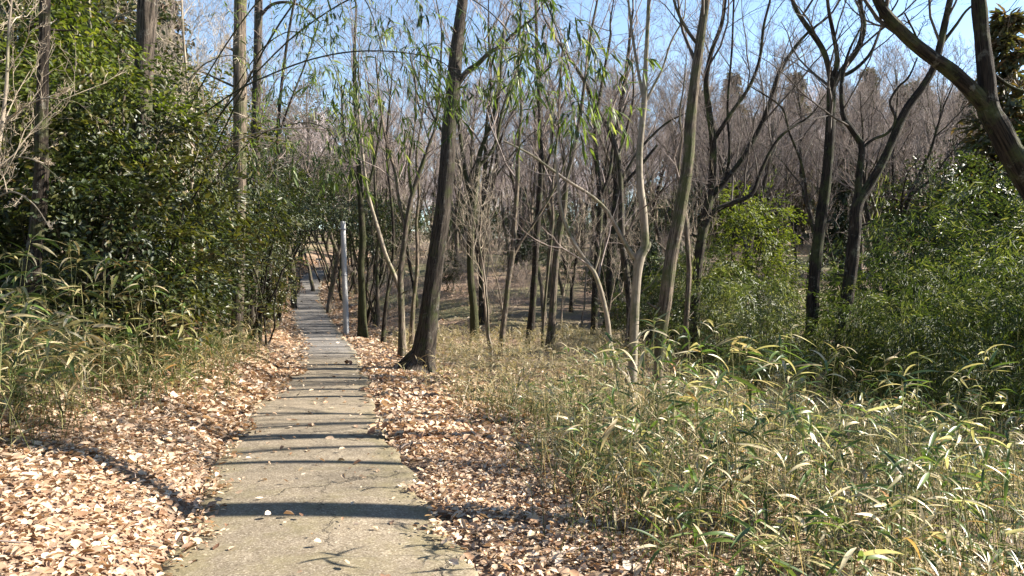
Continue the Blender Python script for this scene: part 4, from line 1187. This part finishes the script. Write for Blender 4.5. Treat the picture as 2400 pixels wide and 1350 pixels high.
# ------------------------------------------------------------------ hanging bamboo over the path
def bamboo_cane(label, pts, d, seed, n_side=14, leaf_n=7, r0=.014, mat=M_CULM_DARK, t0=.35, side_len=.9, leafL=.145):
    r = np.random.default_rng(seed)
    P = np.array([W(p[0], p[1], d + 5.5 * max(0, 1 - k / (len(pts) * .6)) ** 1.3) for k, p in enumerate(pts)])
    g = gz1(P[0, 0], P[0, 1])
    if P[0, 2] > g:
        b = P[0].copy(); b[:2] += (P[0] - P[1])[:2] * .4; b[2] = gz1(b[0], b[1]) - .1
        P = np.vstack([b, P])
    org = np.array([P[0, 0], P[0, 1], gz1(P[0, 0], P[0, 1])])
    root = empty('bamboo', org)
    tag(root, label, 'bamboo', 'arching bamboo canes over the path')
    K = 40
    Pc = catmull(P, K) - org; Rc = np.linspace(r0, .004, K)
    Rc = Rc * (1 + .18 * (np.arange(K) % 5 == 0))
    b = Bag(); V, q, uv = tubes(Pc[None], Rc[None], 7); b.add(V, q, uv=uv)
    link('culm', b.mesh('culm'), mat, root)
    L = np.array([side_len * 2])
    s, dr, ln, ra = spawn(Pc[None], Rc[None], L, n_side, t0, 1, .7, .25, .5, .5, r=r, rmin=.002)
    Pb, Rb = grow(s, dr, ln, ra, 7, .14, -.05, .3, r)
    tb = Bag(); V, q, uv = tubes(Pb, Rb, 3); tb.add(V, q, uv=uv)
    s, dr, l2, ra = spawn(Pb, Rb, ln, 5, .25, 1, .6, .2, .45, .7, r=r, rmin=.0015)
    Pt, Rt = grow(s, dr, l2, ra, 4, .16, -.08, .4, r)
    V, q, uv = tubes(Pt, Rt, 3); tb.add(V, q, uv=uv)
    link('crown', tb.mesh('crown'), M_TWIG, root)  # the cane's separate side branches and their twigs
    s, dr, l3, ra = spawn(Pt, Rt, l2, leaf_n, .3, 1, .55, .3, .5, .7, r=r)
    n = len(s)
    D = norm(dr + np.array([0, 0, -.5]) + r.normal(0, .42, (n, 3)))
    V, q, t = blades(s, D, leafL * r.uniform(.5, 1.2, n), .021 * r.uniform(.7, 1.2, n), r.uniform(.2, .9, n), K=4, r=r)
    lb = Bag(); lb.add(V, q, tint=t)
    f = link('foliage', lb.mesh('foliage'), M_BAMBOO, root); f['kind'] = 'stuff'


bamboo_cane('dark bamboo cane arching from the left bank to the leaning oak', [(250, 560), (380, 350), (470, 272), (560, 210), (640, 172), (720, 142), (800, 124), (880, 119), (960, 125), (1030, 142), (1090, 190)], 7.5, 1, n_side=20, t0=.35, side_len=1.0)
bamboo_cane('leafy bamboo cane drooping in front of the leaning oak top', [(330, 600), (480, 320), (640, 130), (780, 20), (900, -30), (1020, -40), (1110, 0), (1180, 60), (1220, 130)], 7.0, 2, n_side=22, t0=.45, side_len=1.2)
bamboo_cane('high bamboo cane whose tip hangs right of the leaning oak', [(420, 560), (600, 150), (780, -100), (960, -190), (1100, -180), (1220, -90), (1290, 30), (1330, 150), (1350, 220)], 6.6, 3, n_side=18, t0=.62, side_len=.9)
bamboo_cane('bamboo cane hanging above the pole at the top', [(300, 600), (420, 300), (560, 60), (680, -60), (780, -70), (850, -10), (890, 90), (910, 200), (915, 280)], 8.2, 4, n_side=22, t0=.4, side_len=1.3)
bamboo_cane('bent bamboo cane low over the path by the evergreens', [(350, 640), (480, 450), (590, 330), (690, 290), (760, 300), (800, 350)], 8.6, 5, n_side=16, t0=.4, side_len=1.0)
bamboo_cane('bamboo cane with leaves beside the two upright trunks', [(380, 620), (480, 350), (580, 160), (660, 80), (730, 90), (780, 150), (800, 220)], 9.5, 6, n_side=18, t0=.4, side_len=1.1)
bamboo_cane('pale dry bamboo cane slanting across the evergreens', [(340, 470), (410, 412), (500, 360), (600, 312), (700, 300), (790, 305)], 8.0, 7, n_side=8, t0=.3, side_len=1.0, leaf_n=2, mat=M_TWIG_PALE)

# dry pale branches at the upper left
for k, (lab, d, tr, lb) in enumerate([
    ('bare dry sapling with pale drooping twigs left of the two upright trunks', 13.0, [(455, 720, 12), (452, 560, 11), (450, 420, 10), (448, 300, 9), (440, 200, 8), (430, 90, 7), (425, -20, 5)],
        [[(449, 300, 5), (490, 270, 4), (540, 262, 3), (590, 280, 2)], [(446, 230, 5), (400, 190, 4), (360, 175, 3), (320, 190, 2)], [(440, 190, 5), (480, 150, 4), (530, 130, 3), (570, 135, 2)], [(435, 120, 5), (390, 95, 4), (340, 90, 3)]]),
    ('bare dry sapling with pale twigs at the left picture edge', 8.0, [(-60, 760, 14), (-40, 600, 13), (-20, 450, 12), (0, 320, 11), (15, 200, 9), (20, 80, 7), (30, -30, 5)],
        [[(-10, 400, 6), (40, 370, 5), (90, 380, 4), (140, 420, 3)], [(5, 290, 6), (60, 250, 5), (110, 230, 4), (170, 240, 2)], [(-20, 470, 6), (30, 450, 5), (80, 480, 4), (120, 540, 2)]]),
]):
    traced_tree('bare_sapling', lab, 'tree', 'dry saplings on the left bank', d, tr, lb, M_BARK_PALE, M_TWIG_PALE, seed=90 + k, bare_from=.3, extra=2.2, sides=8, relief=.02, crown_len=.9)

# ------------------------------------------------------------------ concrete pole, signpost
def lathe(prof, n=20):
    prof = np.asarray(prof, float)
    P = np.zeros((1, len(prof), 3)); P[0, :, 2] = prof[:, 1]
    a = np.arange(n + 1) * 2 * PI / n
    V = np.stack([prof[:, None, 0] * np.cos(a), prof[:, None, 0] * np.sin(a), np.repeat(prof[:, 1:2], n + 1, 1)], -1)
    k, s = np.meshgrid(np.arange(len(prof) - 1), np.arange(n), indexing='ij')
    b = (k * (n + 1) + s).ravel()
    return make_mesh('lathe', V, np.stack([b, b + 1, b + n + 2, b + n + 1], -1))


pb = W(812, 775, 27.5)
pole = empty('utility_pole', (pb[0], pb[1], gz1(pb[0], pb[1])))
pole.rotation_euler = (0, math.radians(-1.6), 0)
tag(pole, 'slim pale grey concrete pole standing at the right edge of the path', 'pole')
M_CONC = concrete_material()
M_STEEL = metal_material('galvanised_steel', (.35, .35, .36), .45)
link('shaft', lathe([(.108, -.3), (.108, 0), (.102, 1.5), (.095, 3.0), (.090, 4.15), (.086, 4.17), (.0, 4.18)]), M_CONC, pole)
for z in (2.15, 3.85):
    link('band', lathe([(.094, z), (.108, z + .004), (.108, z + .05), (.094, z + .054)]), M_STEEL, pole)


def box_mesh(name, a, b):
    (x0, y0, z0), (x1, y1, z1) = a, b
    V = [(x0, y0, z0), (x1, y0, z0), (x1, y1, z0), (x0, y1, z0), (x0, y0, z1), (x1, y0, z1), (x1, y1, z1), (x0, y1, z1)]
    return make_mesh(name, V, [(0, 3, 2, 1), (4, 5, 6, 7), (0, 1, 5, 4), (1, 2, 6, 5), (2, 3, 7, 6), (3, 0, 4, 7)], smooth=False)


x, y = at_px(748, 62)
sp = empty('signpost', (x, y, gz1(x, y)))
tag(sp, 'tiny pale signpost at the far end of the path', 'sign')
link('post', box_mesh('post', (-.03, -.03, -.2), (.03, .03, .75)), M_STEEL, sp)
link('board', box_mesh('board', (-.24, -.055, .62), (.24, -.033, .78)), M_CONC, sp)

# ------------------------------------------------------------------ leaf litter
def litter_points(n, xr, yr, fn, r):
    x = r.uniform(xr[0], xr[1], n); y = r.uniform(yr[0], yr[1], n)
    keep = r.random(n) < fn(x, y)
    return x[keep], y[keep]


def side_density(x, y):
    u = x - path_x(y)
    e = .06 * np.sin(y * 5) + .09 * np.sin(y * 1.9 + 1) + .05 * np.sin(y * 11 + 2)
    enc = .10 + .30 * sstep(y, 9, 16) * (1 - sstep(y, 24, 32))         # the litter creeps over the left edge
    l = np.where(u < 0, sstep(-u, HALF - enc - .14 + e, HALF - enc + .16 + e) * (1 - .75 * sstep(-u, 4.0, 6.5)), 0)
    rr_ = np.where(u > 0, sstep(u, HALF - .12 + e, HALF + .14 + e) * (1 - .85 * sstep(u, 1.9, 3.4)), 0)
    return np.maximum(np.maximum(l, rr_), .010 * (np.abs(u) < HALF))


rl = np.random.default_rng(5)
lb = Bag()
near_list = []
for (n, yr, xr, Lm) in ((80000, (2.2, 8), (-7, 4), .043), (75000, (8, 17), (-9, 3), .07), (60000, (17, 36), (-16, 0), .09), (36000, (36, 66), (-21, -6), .14)):
    x, y = litter_points(n, xr, yr, side_density, rl)
    m = len(x)
    L = Lm * np.clip(rl.lognormal(0, .36, m), .4, 2.1)
    ang = rl.uniform(0, 6.28, m)
    tl = rl.normal(0, .26, m)
    D = norm(np.stack([np.cos(ang), np.sin(ang), tl], 1))
    Nn = norm(np.stack([rl.normal(0, .42, m), rl.normal(0, .42, m), np.ones(m)], 1))
    u = np.abs(x - path_x(y))
    z = np.where(u < HALF - .02, np.maximum(gz(x, y), path_z(y) + .01), gz(x, y)) + rl.uniform(.012, .055, m) + np.maximum(0, -tl) * L * .5
    C = np.stack([x, y, z], 1) - D * (L * .5)[:, None]
    t = rl.random(m)
    if yr[0] < 3:                                     # the largest in view become single objects
        px = x / y
        vis = (np.abs(px) < .68) & (y > 2.9)
        order = np.argsort(np.where(vis, -L / y, 0))[:300]
        near_list = [(C[i], D[i], Nn[i], L[i], t[i]) for i in order]
        keep = np.ones(m, bool); keep[order] = False
        C, D, Nn, L, t = C[keep], D[keep], Nn[keep], L[keep], t[keep]; m = len(C)
    if yr[0] > 16:                                    # far leaves: one plain face each
        Wd = L * rl.uniform(.42, .62, m); S_ = norm(np.cross(D, Nn)) * (Wd * .5)[:, None]; DL = D * L[:, None]
        V = np.stack([C, C + DL * .45 + S_, C + DL, C + DL * .45 - S_], 1).reshape(-1, 3)
        lb.add(V, np.arange(m * 4).reshape(-1, 4), tint=np.repeat(t, 4))
        continue
    V, q, tt = leaf_cards(C, D, Nn, L, L * rl.uniform(.42, .62, m), rl.uniform(-.1, .45, m)[:, None], t, curl=rl.uniform(-.15, .3, m)[:, None])
    lb.add(V, q, tint=tt)
litter = link('leaf_litter', lb.mesh('leaf_litter'), M_LITTER)
tag(litter, 'drifts of tan and pinkish fallen oak leaves on both verges of the path', 'fallen leaves', None, 'stuff')


def oak_leaf_mesh(seed):
    """One curled, lobed dead oak leaf about 1 long, lying along +Y."""
    r = np.random.default_rng(seed)
    ts = np.linspace(0, 1, 8)
    w = np.interp(ts, [0, .1, .3, .5, .7, .88, 1], [.02, .05, .19, .26, .27, .16, .01])
    w = w * (1 + .16 * np.where(np.arange(8) % 2 == 0, 1, -1)); w[0] = .015; w[-1] = .005
    V, q = [], []
    c1, c2 = r.uniform(-.25, .35), r.uniform(.1, .7)
    for k, tq in enumerate(ts):
        zc = -c1 * (tq - .5) ** 2 * 1.4
        for s in (-1, 0, 1):
            V.append((s * w[k] + .04 * math.sin(tq * 5 + seed), tq - .5, zc + c2 * w[k] * abs(s) + r.normal(0, .012)))
    for k in range(7):
        for s in range(2):
            b = k * 3 + s
            q.append((b, b + 1, b + 4, b + 3))
    return make_mesh('oak_leaf', np.array(V), np.array(q), tint=np.zeros(len(V)))


OL = [oak_leaf_mesh(s) for s in range(6)]
for k, (c, d, n, L, t) in enumerate(near_list):
    o = link('leaf', OL[k % 6], M_LITTER, litter)
    d = Vector(d); n = Vector(n); s = d.cross(n).normalized(); n = s.cross(d)
    M = Matrix((s, d, n)).transposed().to_4x4()
    M.translation = Vector(c) + d * (L * .5) + Vector((0, 0, .02))
    S = L * 1.08
    o.matrix_local = M @ Matrix.Diagonal((S, S, S, 1))

# leaves lying loose on the bare asphalt
k = 0
while k < 46:
    y = 3.2 + 14 * rl.random() ** 1.6
    u = rl.uniform(-.8, .8)
    x = float(path_x(y)) + u
    o = link('fallen_leaf', OL[k % 6], M_LITTER)
    S = rl.uniform(.035, .075)
    o.location = (x, y, float(path_z(y)) + .025 - .02 * u * u + .012)
    o.rotation_euler = (rl.normal(0, .2), rl.normal(0, .2), rl.uniform(0, 6.28)); o.scale = (S, S, S)
    tag(o, 'single small dead leaf lying loose on the bare asphalt', 'leaf', 'loose leaves on the asphalt')
    k += 1
p = W(816, 846, 16.6)
dl = empty('dead_twig', (p[0], p[1], float(path_z(p[1])) + .02))
tag(dl, 'dark curled dead leaf spray lying on the asphalt by the oak shadow', 'dead leaf')
for a, s in ((.3, .16), (1.6, .2), (2.9, .14), (4.4, .17)):
    o = link('leaf', OL[int(a) % 6], M_WITHERED, dl)
    o.rotation_euler = (.7, .2, a); o.scale = (s, s, s); o.location = (.05 * math.cos(a), .05 * math.sin(a), .05)

# ------------------------------------------------------------------ dwarf bamboo ground cover
def sasa_density(x, y):
    u = x - path_x(y)
    edge = .35 * np.sin(y * .9) + .2 * np.sin(y * 2.3 + 1)
    a = sstep(u, 1.75 + edge, 2.9 + edge)
    patch = .65 + .35 * np.sin(x * 1.3 + np.sin(y)) * np.sin(y * .8 + 2)
    return a * patch


def cover(n, xr, yr, fn, r, hgt, Lr, Wr, stems=True, tshift=0.0, fan=5, K=4):
    x, y = litter_points(n, xr, yr, fn, r)
    m = len(x)
    z = gz(x, y)
    H = r.uniform(*hgt, m) * (.7 + .5 * (np.sin(x * 1.9 + np.sin(y * 1.3)) * np.sin(y * 1.6 + .4) * .5 + .5))
    lean = r.normal(0, .22, (m, 2))
    bag = Bag()
    st = np.stack([x, y, z - .03], 1)
    top = np.stack([x + lean[:, 0] * H, y + lean[:, 1] * H, z + H], 1)
    if stems:
        tt = np.linspace(0, 1, 3)[None, :, None]
        P = st[:, None] * (1 - tt) + top[:, None] * tt
        V, q, uv = tubes(P, np.repeat(np.array([[.003, .0025, .0015]]), m, 0), 3)
        bag.add(V, q, tint=np.full(len(V), .7))
    f = fan
    s = np.repeat(st, f, 0); e = np.repeat(top, f, 0)
    h = (.35 + .65 * r.random(m * f) ** .7)[:, None]
    C = s * (1 - h) + e * h
    az = r.uniform(0, 6.28, m * f)
    D = np.stack([np.cos(az), np.sin(az), r.uniform(.0, 1.1, m * f)], 1)
    pat = .5 + .3 * np.sin(x * 2.1 + 1.3 * np.sin(y * 1.4)) * np.cos(y * 1.7 + .8 * np.sin(x * 1.1)) + .2 * np.sin(x * .8 - y * .6)
    H2 = .55 + .6 * pat
    t = np.clip(np.repeat(.15 + .55 * pat + r.normal(0, .2, m), f) + r.normal(0, .16, m * f) + tshift, 0, .999)
    V, q, tt = blades(C, D, r.uniform(*Lr, m * f), r.uniform(*Wr, m * f), r.uniform(.2, 1.25, m * f), K=K, tint=t, r=r)
    bag.add(V, q, tint=tt)
    return bag


rc = np.random.default_rng(21)
b1 = cover(8500, (-1.5, 9), (3.0, 11), sasa_density, rc, (.15, .7), (.09, .2), (.006, .016), fan=7)
o = link('dwarf_bamboo_undergrowth', b1.mesh('dwarf_bamboo_undergrowth'), M_SASA)
tag(o, 'thick mixed green and straw dwarf bamboo covering the near right slope', 'undergrowth', None, 'stuff')
def straws(n, xr, yr, fn, r, Lr, w):
    x, y = litter_points(n, xr, yr, fn, r)
    m = len(x)
    C = np.stack([x, y, gz(x, y) - .02], 1)
    D = norm(np.stack([r.normal(0, .3, m), r.normal(0, .3, m), np.ones(m)], 1))
    V, q, t = blades(C, D, r.uniform(*Lr, m), w * r.uniform(.7, 1.4, m), r.uniform(.0, 1.5, m) ** 2, K=5, tint=r.uniform(.55, .95, m), r=r, prof=np.array([1, 1, .9, .7, .2]))
    bag = Bag(); bag.add(V, q, tint=t)
    return bag


b6 = straws(8000, (-1.5, 9), (3.0, 11), sasa_density, rc, (.3, 1.0), .005)
o = link('straw_grass', b6.mesh('straw_grass'), M_SASA)
tag(o, 'thin straw stalks standing through the dwarf bamboo of the near slope', 'dry grass', None, 'stuff')
b2 = cover(12500, (-6, 13), (10, 26), sasa_density, rc, (.18, .6), (.11, .24), (.012, .024), fan=6, K=3)
o = link('dry_grass', b2.mesh('dry_grass'), M_SASA_DRY)
tag(o, 'olive and straw grass between the leaning oak and the hollow', 'grass', None, 'stuff')
b3 = cover(9000, (-16, 26), (26, 58), lambda x, y: sasa_density(x, y) * (.3 + .7 * (np.sin(x * .5 + 1) * np.sin(y * .35) > -.1)), rc, (.25, .8), (.2, .4), (.03, .05), stems=False, fan=6, K=2)
o = link('far_grass', b3.mesh('far_grass'), M_SASA_DRY)
tag(o, 'patchy olive undergrowth on the slope beyond the hollow', 'undergrowth', None, 'stuff')


def left_density(x, y):
    u = -(x - path_x(y))
    e = .3 * np.sin(y * 1.1) + .2 * np.sin(y * 2.9)
    c = np.interp(y, [0, 5, 6.5, 9, 13, 60], [2.2, 1.85, 1.5, 1.05, .95, 1.35])
    return sstep(u, c + e * .4, c + .9 + e * .5) * (1 - .5 * sstep(u, 8, 12))


b4 = cover(8000, (-12, -2.4), (4.5, 16), left_density, rc, (.18, .75), (.13, .28), (.010, .019), fan=5, tshift=-.02, K=3)
o = link('left_undergrowth', b4.mesh('left_undergrowth'), M_SASA)
tag(o, 'grassy dwarf bamboo at the foot of the evergreens left of the path', 'undergrowth', None, 'stuff')
b5 = cover(7000, (-24, -5), (15, 55), lambda x, y: left_density(x, y) * .9 * (x < path_x(y)), rc, (.2, .7), (.16, .32), (.02, .035), stems=False, fan=6, K=3)
o = link('verge_grass', b5.mesh('verge_grass'), M_SASA_DRY)
tag(o, 'low grassy plants along the left verge where the path climbs', 'undergrowth', None, 'stuff')

# -- tall single dwarf bamboo plants -------------------------------------------------
def sasa_leaf(seed):
    r = np.random.default_rng(seed)
    K = 7
    ts = np.linspace(0, 1, K)
    w = np.interp(ts, [0, .08, .25, .5, .75, 1], [.012, .045, .068, .066, .042, .002])
    a = r.uniform(-.2, .35); bend = r.uniform(.2, 1.5)
    y, z = 0, 0
    V, q = [], []
    tw = r.normal(0, .35)
    for k in range(K):
        for s in (-1, 0, 1):
            ang = tw * ts[k]
            V.append((s * w[k] * math.cos(ang), y, z + abs(s) * w[k] * .3 + s * w[k] * math.sin(ang)))
        y += math.cos(a) / (K - 1); z += math.sin(a) / (K - 1); a -= bend / (K - 1)
    for k in range(K - 1):
        for s in range(2):
            b = k * 3 + s; q.append((b, b + 1, b + 4, b + 3))
    return make_mesh('leaf', np.array(V), np.array(q), tint=np.zeros(len(V)))


SL = [sasa_leaf(700 + k) for k in range(10)]
SG = 'tall dwarf bamboo plants on the near slope'


def culm_mesh(seed, H):
    r = np.random.default_rng(seed)
    P, R = grow(np.zeros((1, 3)) + np.array([0, 0, -.08]), np.array([[r.normal(0, .15), r.normal(0, .15), 1.]]), np.array([H + .08]), np.array([.0045]), 9, .05, .0, .4, r)
    V, q, uv = tubes(P, R, 5)
    b = Bag(); b.add(V, q, uv=uv)
    return b.mesh('culm'), P[0]


CM = [culm_mesh(800 + k, 1.0) for k in range(5)]


def sasa_plant(label, x, y, H, n, seed, mat=M_SASA_TALL, group=SG, Lr=(.15, .29), low=.25, wide=.75):
    r = np.random.default_rng(seed)
    root = empty('dwarf_bamboo', (x, y, gz1(x, y)), r.uniform(0, 6.28), 1.0)
    tag(root, label, 'bamboo', group)
    me, P = CM[seed % 5]
    c = link('culm', me, M_CULM, root); c.scale = (1, 1, H)
    nodes = [1.0] + list(np.sort(r.uniform(low, .93, max(1, n // 4))))
    k = 0
    for m_, h in enumerate(nodes):
        f = h * 8; k0 = min(int(f), 7)
        p = (P[k0] * (1 - (f - k0)) + P[min(k0 + 1, 8)] * (f - k0)) * np.array([1, 1, H])
        az0 = r.uniform(0, 6.28)
        if h < 1:                                     # a side shoot carries the fan a little outwards
            p = p + np.array([-math.sin(az0), math.cos(az0), .55]) * r.uniform(.04, .11)
        cnt = r.integers(5, 8) if h == 1 else r.integers(3, 6)
        for q_ in range(cnt):
            o = link('leaf', SL[r.integers(10)], mat, root)
            o.location = p + np.array([0, 0, -.02 * q_])
            spread_ = 1.1 if h < 1 else 3.0
            o.rotation_euler = (r.uniform(-.5, .9), r.normal(0, .35), az0 + r.uniform(-spread_, spread_))
            s = r.uniform(*Lr)
            o.scale = (s * wide, s, s)
    return root


tall = [  # px of the top, py of the top, distance, leaves, label
    (1552, 775, 6.6, 15, 'tall dwarf bamboo with drooping dry sheath at the foot of the ridged oak'),
    (1625, 800, 6.4, 14, 'leafy dwarf bamboo next to the plant with the dry sheath'),
    (1605, 900, 5.9, 12, 'green dwarf bamboo below the two tall plants by the ridged oak'),
    (1795, 828, 5.6, 12, 'dwarf bamboo with one pale folded leaf at its tip'),
    (1885, 800, 5.8, 15, 'tallest dwarf bamboo crossing the foot of the two dark oaks'),
    (1845, 905, 5.4, 12, 'dwarf bamboo close left under the tallest plant'),
    (1935, 880, 5.6, 12, 'dwarf bamboo close right under the tallest plant'),
    (2045, 900, 5.3, 11, 'dwarf bamboo bowing right with one whitish leaf'),
    (2005, 990, 5.0, 12, 'dwarf bamboo in the middle of the slope with long arched leaves'),
    (2130, 1060, 4.7, 13, 'bright green dwarf bamboo low on the right of the slope'),
    (2090, 1140, 4.4, 13, 'bright green dwarf bamboo lowest on the right'),
    (1690, 960, 5.5, 11, 'dwarf bamboo halfway between the ridged oak and tallest plant'),
    (1380, 965, 6.4, 12, 'green dwarf bamboo at the edge of the leaf litter'),
    (1440, 985, 6.0, 11, 'green dwarf bamboo one step into the slope from the litter'),
    (1510, 960, 6.2, 11, 'green dwarf bamboo left of the plants by the ridged oak'),
    (1530, 1100, 4.9, 12, 'dark green dwarf bamboo beside the shaded litter'),
    (1650, 1110, 4.6, 12, 'dwarf bamboo in the centre front of the slope'),
    (1820, 1180, 4.2, 13, 'dwarf bamboo low in front with silvery arched leaves'),
    (1930, 1130, 4.4, 12, 'dwarf bamboo with yellow edged leaves in front'),
    (1700, 1230, 3.9, 11, 'small dwarf bamboo at the bottom of the slope'),
    (2250, 1180, 4.3, 11, 'dwarf bamboo near the lower right corner'),
    (2340, 1080, 4.6, 11, 'dwarf bamboo at the right edge with pale bent leaves'),
    (1560, 1220, 4.1, 9, 'dwarf bamboo nearest the litter at the bottom'),
    (2000, 1250, 3.8, 10, 'dwarf bamboo at the bottom edge right of centre'),
    (1745, 1040, 5.0, 12, 'straw coloured dwarf bamboo in the middle of the slope'),
    (2230, 980, 5.4, 11, 'dwarf bamboo in front of the dark thickets'),
]
for k, (px, py, d, n, lab) in enumerate(tall):
    p = W(px, py, d)
    H = max(.35, p[2] - gz1(p[0], p[1]))
    sasa_plant(lab, p[0], p[1], H, int(n * 1.5), 900 + k, Lr=(.16, .31))
# more of the same kind between them
rp = np.random.default_rng(41)
pts = scatter(140, lambda r, y: r.uniform(.02, .72) * y, lambda r: r.uniform(3.4, 9.5), .2, rp, lambda x, y: float(sasa_density(np.array([x]), np.array([y]))[0]) > .35)
for k, (x, y) in enumerate(pts):
    sasa_plant('small dwarf bamboo plant among the mixed undergrowth of the near slope', x, y, rp.uniform(.6, 1.3), 8, 1000 + k, group='small dwarf bamboo plants on the near slope', Lr=(.10, .2))
# a straggling belt of taller plants through the middle of the slope
pts = scatter(34, lambda r, y: r.uniform(.12, .62) * y, lambda r: r.uniform(4.3, 8.5), .35, rp, lambda x, y: float(sasa_density(np.array([x]), np.array([y]))[0]) > .4)
for k, (x, y) in enumerate(pts):
    sasa_plant('knee to waist high straggling dwarf bamboo plant amid the slope', x, y, rp.uniform(1.0, 1.6), 16, 1400 + k, group='straggling dwarf bamboo plants on the near slope', Lr=(.13, .27), low=.3, mat=(M_SASA_TALL, M_SASA)[k % 3 == 2])
# left bank dwarf bamboo with long pointed leaves
pts = scatter(80, lambda r, y: r.uniform(-.74, -.44) * y, lambda r: r.uniform(5.2, 10.5), .24, rp, lambda x, y: float(left_density(np.array([x]), np.array([y]))[0]) > .5)
for k, (x, y) in enumerate(pts):
    sasa_plant('long leaved dwarf bamboo on the left bank below the evergreens', x, y, rp.uniform(.6, 1.7), 12, 1200 + k, group='dwarf bamboo plants on the left bank', Lr=(.18, .34), low=.2, wide=.8, mat=(M_SASA_TALL, M_SASA)[k % 2])

# small sticks lying in the litter
for k in range(22):
    y = rl.uniform(3.4, 11); sgn = rl.choice([-1, 1])
    x = float(path_x(y)) + sgn * rl.uniform(1.0, 1.9)
    a, l_ = rl.uniform(0, 6.28), rl.uniform(.12, .4)
    b = Bag()
    q_ = np.array([[-.5, 0, 0], [-.2, rl.normal(0, .05), .05], [.15, rl.normal(0, .06), .03], [.5, rl.normal(0, .08), .08]]) * l_
    V, q, uv = tubes(q_[None], np.array([[.005, .0045, .004, .002]]), 5); b.add(V, q, uv=uv)
    o = link('fallen_twig', b.mesh('fallen_twig'), M_TWIG, None, (x, y, gz1(x, y) + .05)); o.rotation_euler = (0, 0, a)
    tag(o, 'short grey twig lying on the fallen leaves beside the asphalt', 'twig', 'twigs lying in the leaf litter')
# a fallen stick in the grass
p = W(1345, 905, 9.5)
g = gz1(p[0], p[1])
b = Bag()
P = np.array([[[-.35, -.25, .02], [-.1, -.08, .16], [.15, .1, .3], [.36, .2, .5], [.5, .3, .62]]])
V, q, uv = tubes(P, np.array([[.011, .01, .009, .007, .004]]), 6); b.add(V, q, uv=uv)
o = link('fallen_branch', b.mesh('fallen_branch'), M_BARK_DARK, None, (p[0], p[1], g))
tag(o, 'dark fallen stick propped up in the grass left of the sapling', 'branch')
import collections as _c
_k = _c.Counter()
for m in bpy.data.meshes:
    _k[m.name.split('.')[0]] += len(m.loops) - 2 * len(m.polygons)
print('objects', len(bpy.data.objects), 'tris', sum(_k.values()), _k.most_common(14))
